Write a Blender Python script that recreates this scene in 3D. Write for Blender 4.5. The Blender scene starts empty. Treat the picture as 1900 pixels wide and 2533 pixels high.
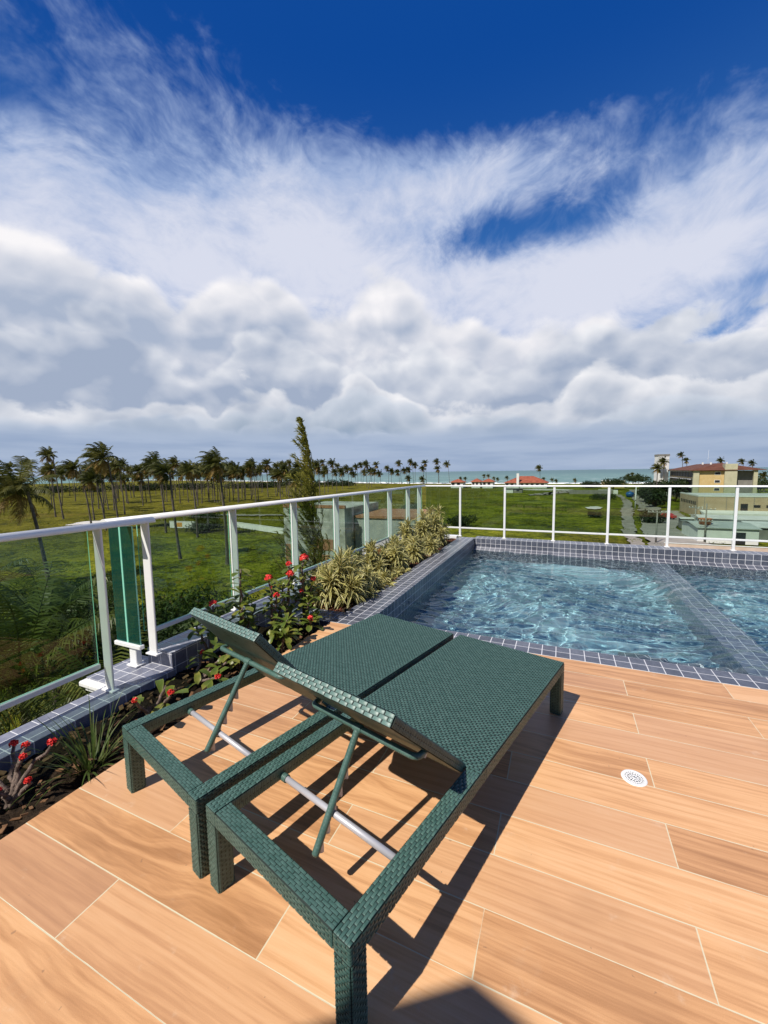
import bpy, math, random
import numpy as np
from mathutils import Vector, Matrix
R_ = math.radians
scene = bpy.context.scene
COL = scene.collection

# ------------------------------------------------------------------ camera
YAW, PITCH, ROLL, FPX, H = 0.413225013, 0.0980651581, -0.0136871027, 998.117, 1.42
cam_d = bpy.data.cameras.new('camera')
cam = bpy.data.objects.new('camera', cam_d)
COL.objects.link(cam)
cy_, sy_, cp_, sp_ = math.cos(YAW), math.sin(YAW), math.cos(PITCH), math.sin(PITCH)
F0 = Vector((-sy_ * cp_, cy_ * cp_, -sp_)); R0 = Vector((cy_, sy_, 0)); U0 = Vector((-sy_ * sp_, cy_ * sp_, cp_))
cr_, sr_ = math.cos(ROLL), math.sin(ROLL)
RX = cr_ * R0 + sr_ * U0; UP = -sr_ * R0 + cr_ * U0
cam.matrix_world = Matrix(((RX.x, UP.x, -F0.x, 0), (RX.y, UP.y, -F0.y, 0), (RX.z, UP.z, -F0.z, H), (0, 0, 0, 1)))
cam_d.sensor_fit = 'VERTICAL'; cam_d.sensor_height = 36.0; cam_d.sensor_width = 27.0
cam_d.lens = 36.0 * FPX / 2533.0
cam_d.clip_start = 0.02; cam_d.clip_end = 60000
scene.camera = cam

# ------------------------------------------------------------------ view
scene.render.resolution_x, scene.render.resolution_y = 768, 1024
scene.view_settings.view_transform = 'Standard'
scene.view_settings.look = 'None'
scene.view_settings.exposure = 0.0
scene.view_settings.gamma = 1.0
scene.cycles.max_bounces = 14
scene.cycles.transparent_max_bounces = 24
scene.cycles.transmission_bounces = 10
scene.cycles.sample_clamp_indirect = 6.0
scene.cycles.use_denoising = True

# ------------------------------------------------------------------ sun
SUN_TO = Vector((-0.102, -0.226, 0.300)).normalized()
sun_d = bpy.data.lights.new('sun', 'SUN'); sun_d.energy = 5.0; sun_d.angle = R_(0.53); sun_d.color = (1.0, 0.94, 0.85)
sun = bpy.data.objects.new('sun', sun_d); COL.objects.link(sun)
sun.rotation_euler = SUN_TO.to_track_quat('Z', 'Y').to_euler(); sun.location = SUN_TO * 30

# ------------------------------------------------------------------ node expression helper
class X:
    """a socket in a node tree, with operators that add Math nodes"""
    nt = None
    def __init__(s, v): s.v = v
    @staticmethod
    def m(op, *a, clamp=False):
        n = X.nt.nodes.new('ShaderNodeMath'); n.operation = op; n.use_clamp = clamp
        for i, x in enumerate(a):
            if isinstance(x, X): X.nt.links.new(x.v, n.inputs[i])
            else: n.inputs[i].default_value = float(x)
        return X(n.outputs[0])
    def __add__(s, o): return X.m('ADD', s, o)
    __radd__ = __add__
    def __sub__(s, o): return X.m('SUBTRACT', s, o)
    def __rsub__(s, o): return X.m('SUBTRACT', o, s)
    def __mul__(s, o): return X.m('MULTIPLY', s, o)
    __rmul__ = __mul__
    def __truediv__(s, o): return X.m('DIVIDE', s, o)
    def __rtruediv__(s, o): return X.m('DIVIDE', o, s)
    def floor(s): return X.m('FLOOR', s)
    def fract(s): return X.m('FRACT', s)
    def abs(s): return X.m('ABSOLUTE', s)
    def sin(s): return X.m('SINE', s)
    def clamp(s): return X.m('ADD', s, 0.0, clamp=True)
    def pow(s, p): return X.m('POWER', s, p)
    def max(s, o): return X.m('MAXIMUM', s, o)
    def min(s, o): return X.m('MINIMUM', s, o)
    def gt(s, o): return X.m('GREATER_THAN', s, o)
    def lt(s, o): return X.m('LESS_THAN', s, o)
def sstep(x, a, b, lo=0.0, hi=1.0):
    n = X.nt.nodes.new('ShaderNodeMapRange'); n.interpolation_type = 'SMOOTHSTEP'
    X.nt.links.new(x.v, n.inputs[0])
    for i, v in ((1, a), (2, b), (3, lo), (4, hi)): n.inputs[i].default_value = v
    return X(n.outputs[0])
def combine(x, y, z):
    n = X.nt.nodes.new('ShaderNodeCombineXYZ')
    for i, v in enumerate((x, y, z)):
        if isinstance(v, X): X.nt.links.new(v.v, n.inputs[i])
        else: n.inputs[i].default_value = v
    return X(n.outputs[0])
def separate(v):
    n = X.nt.nodes.new('ShaderNodeSeparateXYZ'); X.nt.links.new(v.v, n.inputs[0])
    return [X(o) for o in n.outputs]
def noise(vec, scale, detail=4.0, rough=0.5, dist=0.0, lac=2.0):
    n = X.nt.nodes.new('ShaderNodeTexNoise'); n.inputs['Scale'].default_value = scale
    n.inputs['Detail'].default_value = detail; n.inputs['Roughness'].default_value = rough
    n.inputs['Distortion'].default_value = dist; n.inputs['Lacunarity'].default_value = lac
    if vec is not None: X.nt.links.new(vec.v, n.inputs['Vector'])
    return X(n.outputs[0])
def voro(vec, scale, smooth=.35, detail=0.0, rough=.5):
    n = X.nt.nodes.new('ShaderNodeTexVoronoi'); n.feature = 'F1'; n.inputs['Scale'].default_value = scale
    n.inputs['Detail'].default_value = detail; n.inputs['Roughness'].default_value = rough
    X.nt.links.new(vec.v, n.inputs['Vector']); return X(n.outputs['Distance'])
def white(vec):
    n = X.nt.nodes.new('ShaderNodeTexWhiteNoise'); n.noise_dimensions = '3D'
    X.nt.links.new(vec.v, n.inputs['Vector']); return X(n.outputs['Value'])
def mixc(f, a, b, mode='MIX'):
    n = X.nt.nodes.new('ShaderNodeMix'); n.data_type = 'RGBA'; n.blend_type = mode
    for i, v in ((0, f), (6, a), (7, b)):
        if isinstance(v, X): X.nt.links.new(v.v, n.inputs[i])
        elif i == 0: n.inputs[0].default_value = v
        else: n.inputs[i].default_value = (*v, 1.0)
    return X(n.outputs[2])
def ramp(f, stops):
    n = X.nt.nodes.new('ShaderNodeValToRGB'); e = n.color_ramp.elements
    while len(e) < len(stops): e.new(0.5)
    for i, (p, c) in enumerate(stops): e[i].position = p; e[i].color = (*c, 1.0)
    X.nt.links.new(f.v, n.inputs[0]); return X(n.outputs[0])

# ------------------------------------------------------------------ world: Nishita sky with a cloud bank over the sea
world = bpy.data.worlds.new('World'); scene.world = world; world.use_nodes = True
nt = world.node_tree; nt.nodes.clear(); X.nt = nt
sky = nt.nodes.new('ShaderNodeTexSky'); sky.sky_type = 'NISHITA'; sky.sun_disc = False
sky.sun_elevation = math.asin(SUN_TO.z); sky.sun_rotation = math.atan2(SUN_TO.x, SUN_TO.y)
sky.air_density = 1.0; sky.dust_density = 0.3; sky.ozone_density = 3.0
def build_sky():
    tc = nt.nodes.new('ShaderNodeTexCoord')
    d = X(tc.outputs['Generated']); dx, dy, dz = separate(d)
    az = X.m('ARCTAN2', dx, dy) * (180 / math.pi) + 23.7           # degrees from the view axis towards the sea
    el = X.m('ARCSINE', dz.max(-1.0).min(1.0)) * (180 / math.pi)
    def g(a0, e0, sa, se, amp=1.0):
        a = (az - (a0 + 23.7)) / sa; e = (el - e0) / se
        return X.m('EXPONENT', (a * a + e * e) * -1.0) * amp
    def ga(a0, sa, amp):
        a = (az - (a0 + 23.7)) / sa
        return X.m('EXPONENT', a * a * -1.0) * amp
    zz = dz * 1.35
    base = combine(dx, dy, zz)
    w1 = noise(base, 2.2, 3, .55); w2 = noise(combine(dx + 4.0, dy - 2.0, zz), 2.2, 3, .55)
    wx = dx + (w1 - .5) * .30; wz = zz + (w2 - .5) * .30
    big = noise(combine(wx, dy, wz), 2.4, 5, .58)
    fine = noise(combine(wx + wz * .5, dy, wz - wx * .4), 8.0, 6, .66)
    ripple = noise(combine(wx * 1.5 + wz * 1.2, dy, wz * 1.5 - wx * 1.1), 19.0, 3, .6)
    # ---- high veil: soft sheet with ragged, rippled edges
    veil = (g(-33, 29, 17, 8.0, 1.15) + g(-8, 33, 12, 4.2, .72) + g(-62, 28, 13, 6.5, .55) + g(-54, 39, 12, 5, .34) + g(-36, 24, 50, 9, .95)
            + g(4, 20, 18, 6.5, 1.25) + g(19, 25.5, 8, 5, .42) + g(5, 35.6, 9, 1.9, .26) + g(-20, 33, 14, 5, .40)
            - g(-6, 28.4, 11, 2.6, .95) - g(-12, 26.4, 7, 2.2, .62) - g(3, 26.4, 5, 2.4, .45) - g(17, 24.2, 4.5, .9, .45) - g(19, 18.4, 5, .9, .45) - g(12, 29.8, 8, 1.6, .3)
            - g(-66, 33.5, 8, 1.6, .25) - g(-17, 41.5, 15, 2.8, .50) - g(8, 42, 25, 6, .8))
    v = veil + g(-30, 22, 70, 5, .45) + g(-50, 24, 12, 5, .35) + g(12, 29, 9, 4.5, .50) + g(0, 19, 20, 4, .3) + (big - .5) * .95 + (fine - .5) * 1.0 + (ripple - .5) * .85
    veil_a = sstep(v, .10, 1.20) * .97
    veil_c = mixc(sstep(v + (big - .5) * 2.2 + (fine - .5) * 1.6, .40, 2.2), (.34, .45, .70), (.71, .74, .86))
    # ---- cumulus: heads standing one behind the other, brightest along their billowed tops
    def heads(ox, oz, s):
        q = combine(dx + ox + (w1 - .5) * .25, dy + (w2 - .5) * .1, zz + oz + (w2 - .5) * .25)
        n = noise(q, s * .55, 4, .55)
        c = 1.0 - voro(combine(dx + ox + (n - .5) * .10, dy, zz + oz + (n - .5) * .10), s, 0, 2.0, .52)
        return n * .9 + c * .75 - .70
    hA = heads(0, 0, 5.0); hB = heads(3.1, .7, 6.8); hR = heads(-.018, .029, 5.0)
    rel = (hA - hR) * 2.6
    hC = hA * .5 + hB * .6 - .05
    def layer(c, top, h, amp, soft, D, hi, lo, shade):
        d = top + (h + (fine - .5) * .30 + (ripple - .5) * .12) * amp - el
        al = sstep(d, 0.0, soft)
        t = X.m('EXPONENT', (d.max(0.0) / D) * -1.0) * .88 + shade + .03 + (fine - .5) * .50 + (big - .5) * .5
        return mixc(al, c, mixc(t.clamp(), lo, hi))
    sm = (big - .5) * .8
    GL = (.32, .395, .53)
    clouds = [(ga(-60, 10, 5.0) + ga(-22, 6.0, 5.0) + ga(-40, 8, 3.5) + ga(5, 11, -3.5) + ga(20, 8, -5.0) + 22.0, hA, 7.5, 2.3, 4.4, (.95, .93, .95), (.40, .47, .61), sm * 1.3 + rel * .6 + .10),
              (ga(-62, 9, 2.5) + ga(-37, 5, 4.0) + ga(-20, 5, 3.5) + ga(8, 8, 1.5) + 15.8, hB, 7.0, 1.7, 3.6, (.86, .87, .91), (.36, .43, .57), sm * 1.3 + rel * .5 + ga(6, 8, .12)),
              (ga(-40, 4, 2.0) + ga(-27, 3.5, 3.5) + ga(5, 6.0, 3.5) + ga(19, 5, 1.0) + 11.6, hC, 8.5, 1.2, 3.2, (.90, .90, .93), GL, sm * .8 + rel * .5 + ga(4, 8, .12) - ga(-52, 8, .12)),
              (ga(-35, 9, 1.6) + ga(-27, 4, 1.6) + ga(-2, 8, 1.0) + 9.0, hA, 6.5, 1.3, 2.8, (.72, .76, .84), (.30, .385, .51), sm * .7 + rel * .5),
              (ga(-42, 10, .8) + ga(-10, 8, .8) + 7.0, hB, 5.0, 1.0, 2.0, (.58, .64, .75), (.30, .385, .52), sm * .5)]
    # ---- low grey-blue layer under the cloud base
    low_a = sstep(el, 10.0, 4.5) * .93
    low_c = mixc(sstep(noise(combine(dx, dy, dz * 9.0), 4.0, 4, .55) + (el * -.018), .30, .68), (.41, .495, .65), (.31, .40, .57))
    # clear sky: Nishita, graded towards the deep polarised blue of the photograph
    nish = mixc(1.0, X(sky.outputs[0]), (.10, .10, .10), 'MULTIPLY')
    clear = mixc(sstep(el, 2, 44), (.08, .27, .64), (.0006, .062, .32))
    clear = mixc(.06, clear, nish)
    front = sstep(az.abs(), 118, 80)
    clear = mixc(sstep(el, 46, 75), clear, (.0006, .020, .10))  # unseen sky overhead, darkened so the deck shadows turn deeper
    clear = mixc(sstep(az.abs(), 85, 130) * sstep(el, 40, 10), clear, (.17, .20, .25))  # unseen sky behind the view, greyed to take blue out of the shadows
    c = mixc(low_a, clear, low_c)
    c = mixc(veil_a * front, c, veil_c)
    cc = c
    for L_ in clouds: cc = layer(cc, *L_)
    c = mixc(front * sstep(el, 3.6, 6.2), c, cc)
    c = mixc(sstep(el, 6.6, 3.2) * .75, c, low_c)
    return mixc(1.0, c, (10., 10., 10.), 'MULTIPLY')
bg = nt.nodes.new('ShaderNodeBackground'); wo = nt.nodes.new('ShaderNodeOutputWorld')
bg.inputs['Strength'].default_value = 0.1
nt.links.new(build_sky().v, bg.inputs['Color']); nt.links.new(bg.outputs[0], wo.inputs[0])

# ------------------------------------------------------------------ object helpers
def tag(o, label=None, cat=None, group=None, kind=None):
    if label: o['label'] = label
    if cat: o['category'] = cat
    if group: o['group'] = group
    if kind: o['kind'] = kind
    return o
def thing(name, label, cat, loc=(0, 0, 0), rz=0.0, group=None):
    o = bpy.data.objects.new(name, None); COL.objects.link(o)
    o.location = loc; o.rotation_euler = (0, 0, rz); o.empty_display_size = 0.2
    return tag(o, label, cat, group)
def dup(root, loc=None, rz=None, label=None, group=None):
    r = root.copy(); COL.objects.link(r)
    if loc is not None: r.location = loc
    if rz is not None: r.rotation_euler = (0, 0, rz)
    if label: r['label'] = label
    if group: r['group'] = group
    for ch in list(root.children):
        c = ch.copy(); COL.objects.link(c); c.parent = r
        for gch in list(ch.children):
            k = gch.copy(); COL.objects.link(k); k.parent = c
    return r
def child(o, parent): o.parent = parent; return o

class MB:
    """collects quads and triangles of one mesh"""
    def __init__(s): s.V = []; s.F = []; s.n = 0
    def add(s, V, F, mat=0, smooth=False, uv=None):
        V = np.asarray(V, float).reshape(-1, 3); F = np.asarray(F, int)
        if F.ndim == 1: F = F[None]
        if uv is None: uv = np.zeros((len(F), F.shape[1], 2))
        s.V.append(V); s.F.append((F + s.n, mat, smooth, np.asarray(uv, float))); s.n += len(V)
    def quad(s, a, b, c, d, mat=0, uv=None): s.add([a, b, c, d], [[0, 1, 2, 3]], mat, False, None if uv is None else [uv])
    def poly(s, P, mat=0): s.add(P, [list(range(len(P)))], mat)
    def box(s, x0, x1, y0, y1, z0, z1, mat=0, M=None, bevel=0.0, skip='', uvs=1.0):
        x0, x1 = min(x0, x1), max(x0, x1); y0, y1 = min(y0, y1), max(y0, y1); z0, z1 = min(z0, z1), max(z0, z1)
        if bevel > 0:
            b = min(bevel, (x1 - x0) * .49, (y1 - y0) * .49, (z1 - z0) * .49)
            V = []; idx = {}
            for i, x in enumerate((x0, x1)):
                for j, y in enumerate((y0, y1)):
                    for k, z in enumerate((z0, z1)):
                        dx, dy, dz = (b, -b)[i], (b, -b)[j], (b, -b)[k]
                        for ax, p in (('x', (x, y + dy, z + dz)), ('y', (x + dx, y, z + dz)), ('z', (x + dx, y + dy, z))):
                            idx[(i, j, k, ax)] = len(V); V.append(p)
            Fq = []; Ft = []
            for i in (0, 1):
                q = [(i, 0, 0), (i, 1, 0), (i, 1, 1), (i, 0, 1)]
                Fq.append([idx[(*t, 'x')] for t in (q if i else q[::-1])])
                q = [(0, i, 0), (0, i, 1), (1, i, 1), (1, i, 0)]
                Fq.append([idx[(*t, 'y')] for t in (q if i else q[::-1])])
                q = [(0, 0, i), (1, 0, i), (1, 1, i), (0, 1, i)]
                Fq.append([idx[(*t, 'z')] for t in (q if i else q[::-1])])
            for a in (0, 1):
                for c in (0, 1):
                    Fq.append([idx[(0, a, c, 'y')], idx[(1, a, c, 'y')], idx[(1, a, c, 'z')], idx[(0, a, c, 'z')]])
                    Fq.append([idx[(a, 0, c, 'x')], idx[(a, 1, c, 'x')], idx[(a, 1, c, 'z')], idx[(a, 0, c, 'z')]])
                    Fq.append([idx[(a, c, 0, 'x')], idx[(a, c, 1, 'x')], idx[(a, c, 1, 'y')], idx[(a, c, 0, 'y')]])
            for i in (0, 1):
                for j in (0, 1):
                    for k in (0, 1): Ft.append([idx[(i, j, k, 'x')], idx[(i, j, k, 'y')], idx[(i, j, k, 'z')]])
            V = np.array(V, float)
            c0 = V.mean(0)
            def fix(F):
                out = []
                for f in F:
                    P = V[f]; nn = np.cross(P[1] - P[0], P[2] - P[0])
                    out.append(f if nn @ (P.mean(0) - c0) > 0 else f[::-1])
                return out
            if M is not None: V = tr(V, M)
            n0 = s.n
            s.add(V, fix(Fq) if M is None else fixm(Fq, V), mat)
            s.F.append((np.array(fix(Ft) if M is None else fixm(Ft, V)) + n0, mat, False, np.zeros((8, 3, 2))))
            return
        V = np.array([(x, y, z) for z in (z0, z1) for y in (y0, y1) for x in (x0, x1)], float)
        F = {'b': (0, 2, 3, 1), 't': (4, 5, 7, 6), 'f': (0, 1, 5, 4), 'k': (2, 6, 7, 3), 'l': (0, 4, 6, 2), 'r': (1, 3, 7, 5)}
        ax = {'b': (0, 1), 't': (0, 1), 'f': (0, 2), 'k': (0, 2), 'l': (1, 2), 'r': (1, 2)}
        FF = []; UV = []
        for k, f in F.items():
            if k in skip: continue
            FF.append(f); UV.append([[V[i][ax[k][0]] / uvs, V[i][ax[k][1]] / uvs] for i in f])
        if M is not None: V = tr(V, M)
        s.add(V, FF, mat, False, UV)
    def tube(s, P, r, seg=8, mat=0, cap=True, smooth=True):
        P = np.asarray(P, float); n = len(P)
        r = np.full(n, r) if np.isscalar(r) else np.asarray(r, float)
        T = np.gradient(P, axis=0); T /= np.linalg.norm(T, axis=1)[:, None] + 1e-12
        ref = np.array([0, 0, 1.0]) if abs(T[0][2]) < .9 else np.array([1.0, 0, 0])
        u = np.cross(T[0], ref); u /= np.linalg.norm(u); V = []
        for i in range(n):
            u = u - T[i] * (u @ T[i]); u /= np.linalg.norm(u); w = np.cross(T[i], u)
            a = np.linspace(0, 2 * np.pi, seg, endpoint=False)
            V.append(P[i] + r[i] * (np.cos(a)[:, None] * u + np.sin(a)[:, None] * w))
        V = np.concatenate(V); i = np.arange(n - 1)[:, None] * seg; j = np.arange(seg)[None]; j2 = (j + 1) % seg
        F = np.stack([i + j, i + j2, i + seg + j2, i + seg + j], -1).reshape(-1, 4)
        n0 = s.n; s.add(V, F, mat, smooth)
        if cap:
            s.F.append((np.array([np.arange(seg)[::-1]]) + n0, mat, False, np.zeros((1, seg, 2))))
            s.F.append((np.array([np.arange(seg) + (n - 1) * seg]) + n0, mat, False, np.zeros((1, seg, 2))))
    def lathe(s, prof, c=(0, 0, 0), seg=24, mat=0, smooth=True):
        a = np.linspace(0, 2 * np.pi, seg, endpoint=False); V = []
        for r, z in prof: V.append(np.stack([c[0] + r * np.cos(a), c[1] + r * np.sin(a), np.full(seg, c[2] + z)], 1))
        V = np.concatenate(V); n = len(prof); i = np.arange(n - 1)[:, None] * seg; j = np.arange(seg)[None]; j2 = (j + 1) % seg
        s.add(V, np.stack([i + j, i + j2, i + seg + j2, i + seg + j], -1).reshape(-1, 4), mat, smooth)
    def build(s, name, mats, parent=None, loc=None, rot=None):
        me = bpy.data.meshes.new(name)
        V = np.concatenate(s.V); me.vertices.add(len(V)); me.vertices.foreach_set('co', V.ravel())
        tot = []; li = []; mi = []; sm = []; uv = []
        for F, m, smo, u in s.F:
            tot.append(np.full(len(F), F.shape[1])); li.append(F.ravel()); mi.append(np.full(len(F), m)); sm.append(np.full(len(F), smo)); uv.append(u.reshape(-1, 2))
        tot = np.concatenate(tot); li = np.concatenate(li)
        me.loops.add(len(li)); me.loops.foreach_set('vertex_index', li.astype(np.int32))
        me.polygons.add(len(tot)); st = np.concatenate([[0], np.cumsum(tot)[:-1]])
        me.polygons.foreach_set('loop_start', st.astype(np.int32)); me.polygons.foreach_set('loop_total', tot.astype(np.int32))
        me.polygons.foreach_set('material_index', np.concatenate(mi).astype(np.int32)); me.polygons.foreach_set('use_smooth', np.concatenate(sm).astype(bool))
        me.update(calc_edges=True)
        ul = me.uv_layers.new(name='UVMap'); ul.data.foreach_set('uv', np.concatenate(uv).ravel().astype(np.float32))
        me.validate()
        for m in (mats if isinstance(mats, (list, tuple)) else [mats]): me.materials.append(m)
        o = bpy.data.objects.new(name, me); COL.objects.link(o)
        if parent: o.parent = parent
        if loc is not None: o.location = loc
        if rot is not None: o.rotation_euler = rot
        return o
def tr(V, M):
    A = np.array(M); return np.asarray(V) @ A[:3, :3].T + A[:3, 3]
def fixm(F, V):
    c0 = V.mean(0); out = []
    for f in F:
        P = V[f]; nn = np.cross(P[1] - P[0], P[2] - P[0]); out.append(f if nn @ (P.mean(0) - c0) > 0 else f[::-1])
    return out

# ------------------------------------------------------------------ material helpers
MATS = {}
def mat(name, color=(.5, .5, .5), rough=.6, metal=0.0, spec=.5):
    m = bpy.data.materials.new(name); m.use_nodes = True
    b = m.node_tree.nodes['Principled BSDF']
    b.inputs['Base Color'].default_value = (*color, 1); b.inputs['Roughness'].default_value = rough
    b.inputs['Metallic'].default_value = metal; b.inputs['Specular IOR Level'].default_value = spec
    MATS[name] = m; return m
def setin(m, name, x): X.nt.links.new(x.v, m.node_tree.nodes['Principled BSDF'].inputs[name])
def use(m): X.nt = m.node_tree
def coords(kind='Object'):
    n = X.nt.nodes.new('ShaderNodeTexCoord'); return X(n.outputs[kind])
def worldpos():
    n = X.nt.nodes.new('ShaderNodeNewGeometry'); return X(n.outputs['Position'])
def bump(m, h, strength=.3, dist=.01):
    n = X.nt.nodes.new('ShaderNodeBump'); n.inputs['Strength'].default_value = strength; n.inputs['Distance'].default_value = dist
    X.nt.links.new(h.v, n.inputs['Height']); X.nt.links.new(n.outputs[0], m.node_tree.nodes['Principled BSDF'].inputs['Normal'])
def randobj():
    n = X.nt.nodes.new('ShaderNodeObjectInfo'); return X(n.outputs['Random'])
def varied(name, c0, c1, scale=6.0, rough=.6, kind='Object', detail=4, spec=.4, bmp=0.0, stretch=(1, 1, 1)):
    m = mat(name, c0, rough, 0, spec); use(m); p = coords(kind)
    if stretch != (1, 1, 1):
        a, b, c = separate(p); p = combine(a * stretch[0], b * stretch[1], c * stretch[2])
    n = noise(p, scale, detail, .6); setin(m, 'Base Color', mixc(sstep(n, .3, .7), c0, c1))
    if bmp: bump(m, n, bmp, .02)
    return m

white_paint = mat('white_paint', (.80, .80, .80), .32)
use(white_paint); n_ = noise(coords(), 5, 4, .6); setin(white_paint, 'Base Color', mixc(sstep(n_, .45, .8), (.86, .86, .85), (.78, .78, .77)))
alu = mat('aluminium', (.56, .56, .60), .42, .25)
use(alu); n_ = noise(coords(), 60, 3, .6); bump(alu, n_, .08, .002)
hole_shade_core = mat('hole_shade_core', (.008, .02, .017), .7)  # core coloured near black to stand for shade inside the weave holes
def rattan(name, c0, c1):
    m = mat(name, c0, .42, 0, .5); use(m)
    p = coords(); n1 = noise(p, 30, 3, .6); n2 = noise(p, 190, 2, .5)
    setin(m, 'Base Color', mixc(sstep(n1 * .6 + n2 * .4, .35, .66), c0, c1)); 
    r = noise(p, 12, 3, .5); setin(m, 'Roughness', r * .2 + .33)
    return m
rattan_green = rattan('rattan_green', (.050, .112, .094), (.086, .165, .142))
rattan_head = rattan('rattan_head', (.11, .195, .17), (.15, .24, .212))

# tiles of a porcelain deck printed like sandy wood, 20 x 120 cm in half bond
deck_mat = mat('deck_porcelain', (.6, .35, .18), .38, 0, .45)
use(deck_mat)
def deck_nodes():
    px, py, pz = separate(worldpos())
    W, L = .2015, 1.205
    r = (3.222 - py) / W; row = r.floor(); fy = r.fract()
    odd = (row * .5).fract().gt(.25)
    q = (px - 1.014 + odd * .5925) / L; col = q.floor(); fx = q.fract()
    gx = ((fx - .5).abs() * -1 + .5) * L; gy = ((fy - .5).abs() * -1 + .5) * W
    e = gx.min(gy)
    wob = noise(combine(px, py, 0.0), 30, 3, .6)
    id1 = white(combine(col, row, 1.0)); id2 = white(combine(col, row, 7.0)); id3 = white(combine(col + 3, row, 13.0))
    grout_keep = noise(combine(px + id2 * 5, py, 2.0), 2.3, 3, .6)
    gw = sstep(grout_keep, .33, .44, .0004, .0021)
    gm = sstep(e + (wob - .5) * .0012, 0.0, .0012)
    grout = 1.0 - X.m('GREATER_THAN', e + (wob - .5) * .0012, gw)
    # figure: long wavering bands, some tiles with rounded cathedral figure
    u = px + id1 * 37.0; v = py + id2 * 19.0
    warp = noise(combine(u * 1.0, v * 3.2, id3 * 9), 1.1, 3, .5)
    sw = (id3.gt(.78)) * 1.0
    band = noise(combine(u * 1.3 + (warp - .5) * (.25 + sw * .35), v * (52.0 - sw * 22.0) + (warp - .5) * (2.6 + sw * 6.5), id1 * 5), 1.0, 4, .55)
    fineg = noise(combine(u * 6.0, v * 90.0, 0.0), 1.0, 3, .6)
    cloud = noise(combine(u * 1.1, v * 3.0, 3.0), 1.4, 3, .5)
    speck = noise(combine(px, py, 5.0), 420, 2, .5)
    t = sstep(band, .36, .68) * .38 + (cloud - .5) * .70 + (fineg - .5) * .52 + (speck - .5) * .34 + (id2 - .5) * .58 + .34
    base = ramp(t.clamp(), [(0.0, (.87, .53, .285)), (.36, (.78, .435, .21)), (.68, (.61, .315, .145)), (1.0, (.43, .21, .092))])
    pink = mixc(sstep(id1, .45, 1.0) * .5, base, (.56, .31, .185))
    dirt = noise(combine(px, py, 9.0), 3.1, 5, .65)
    base2 = mixc(sstep(dirt, .60, .82) * .35, pink, (.62, .42, .27))
    stain = noise(combine(px * 1.0, py * 1.0, 21.0), 1.6, 4, .6)
    base3 = mixc(sstep(stain, .56, .70) * .28, base2, (.47, .25, .125))
    # dust, dried splashes and fine scratches
    dust = noise(combine(px, py, 31.0), 7.0, 6, .7); scr = noise(combine(px * 2.0 + py * 9.0, py * 1.5 - px * 4.0, 3.0), 9.0, 5, .7)
    base4 = mixc(sstep(dust, .60, .74) * .30 + sstep(scr, .70, .76) * .35, base3, (.80, .64, .48))
    spots = noise(combine(px, py, 55.0), 38.0, 2, .5); base5 = mixc(sstep(spots, .735, .77) * .5, base4, (.26, .15, .09))
    c = mixc(grout, base5, (.74, .66, .46))
    setin(deck_mat, 'Base Color', c)
    setin(deck_mat, 'Roughness', (dirt * .30 + dust * .25 + .16) + grout * .3)
    bump(deck_mat, gm * .8 + fineg * .05 + speck * .04, .35, .0015)
deck_nodes()

def tile_material(name, c_a, c_b, c_c, rough=.22, grout=(.72, .72, .74), gw=.028):
    m = mat(name, c_a, rough, 0, .5); use(m)
    u, v, _ = separate(coords('UV'))
    cu = u.floor(); cv = v.floor(); fu = u.fract(); fv = v.fract()
    e = ((fu - .5).abs() * -1 + .5).min((fv - .5).abs() * -1 + .5)
    id1 = white(combine(cu, cv, 2.0)); id2 = white(combine(cu, cv, 5.0))
    mott = noise(combine(u + id1 * 13, v + id2 * 7, 0.0), 2.2, 5, .62); mott2 = noise(combine(u, v, 3.0), 9, 4, .6)
    t = (id1 - .5) * .55 + (mott - .5) * 1.3 + (mott2 - .5) * .35 + .5
    c = ramp(t.clamp(), [(0.0, c_a), (.5, c_b), (1.0, c_c)])
    wob = noise(combine(u, v, 11.0), 14, 3, .6)
    g = X.m('LESS_THAN', e + (wob - .5) * .012, gw)
    setin(m, 'Base Color', mixc(g, c, grout)); setin(m, 'Roughness', g * .4 + mott2 * .15 + rough)
    bump(m, sstep(e, gw * .6, gw * 1.7) + mott2 * .12, .4, .002)
    return m
TILE = .1008
pool_tile = tile_material('pool_tile', (.060, .066, .090), (.098, .108, .142), (.165, .175, .215))
pool_tile_floor = tile_material('pool_tile_floor', (.24, .42, .50), (.335, .525, .60), (.44, .625, .695), .35, (.5, .6, .61), .02)
divider_tile = tile_material('divider_tile', (.125, .135, .18), (.19, .20, .255), (.29, .30, .36))
curb_tile = tile_material('curb_tile', (.125, .13, .175), (.19, .20, .255), (.30, .31, .37))

soil = mat('soil', (.03, .02, .013), .95, 0, .15); use(soil)
p_ = worldpos(); a_ = noise(p_, 14, 6, .7); b_ = noise(p_, 70, 4, .65); c_ = noise(p_, 6, 3, .6)
setin(soil, 'Base Color', ramp((a_ * .55 + b_ * .45).clamp(), [(.30, (.012, .008, .005)), (.55, (.040, .026, .016)), (.75, (.085, .058, .038))])); bump(soil, a_ * .6 + b_ * .5, .9, .03)
mulch_mat = varied('mulch', (.10, .035, .020), (.20, .075, .042), 22, .9, 'Object', 4, .2)
litter_mat = varied('dead_leaf', (.13, .06, .025), (.24, .13, .06), 30, .8)

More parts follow.
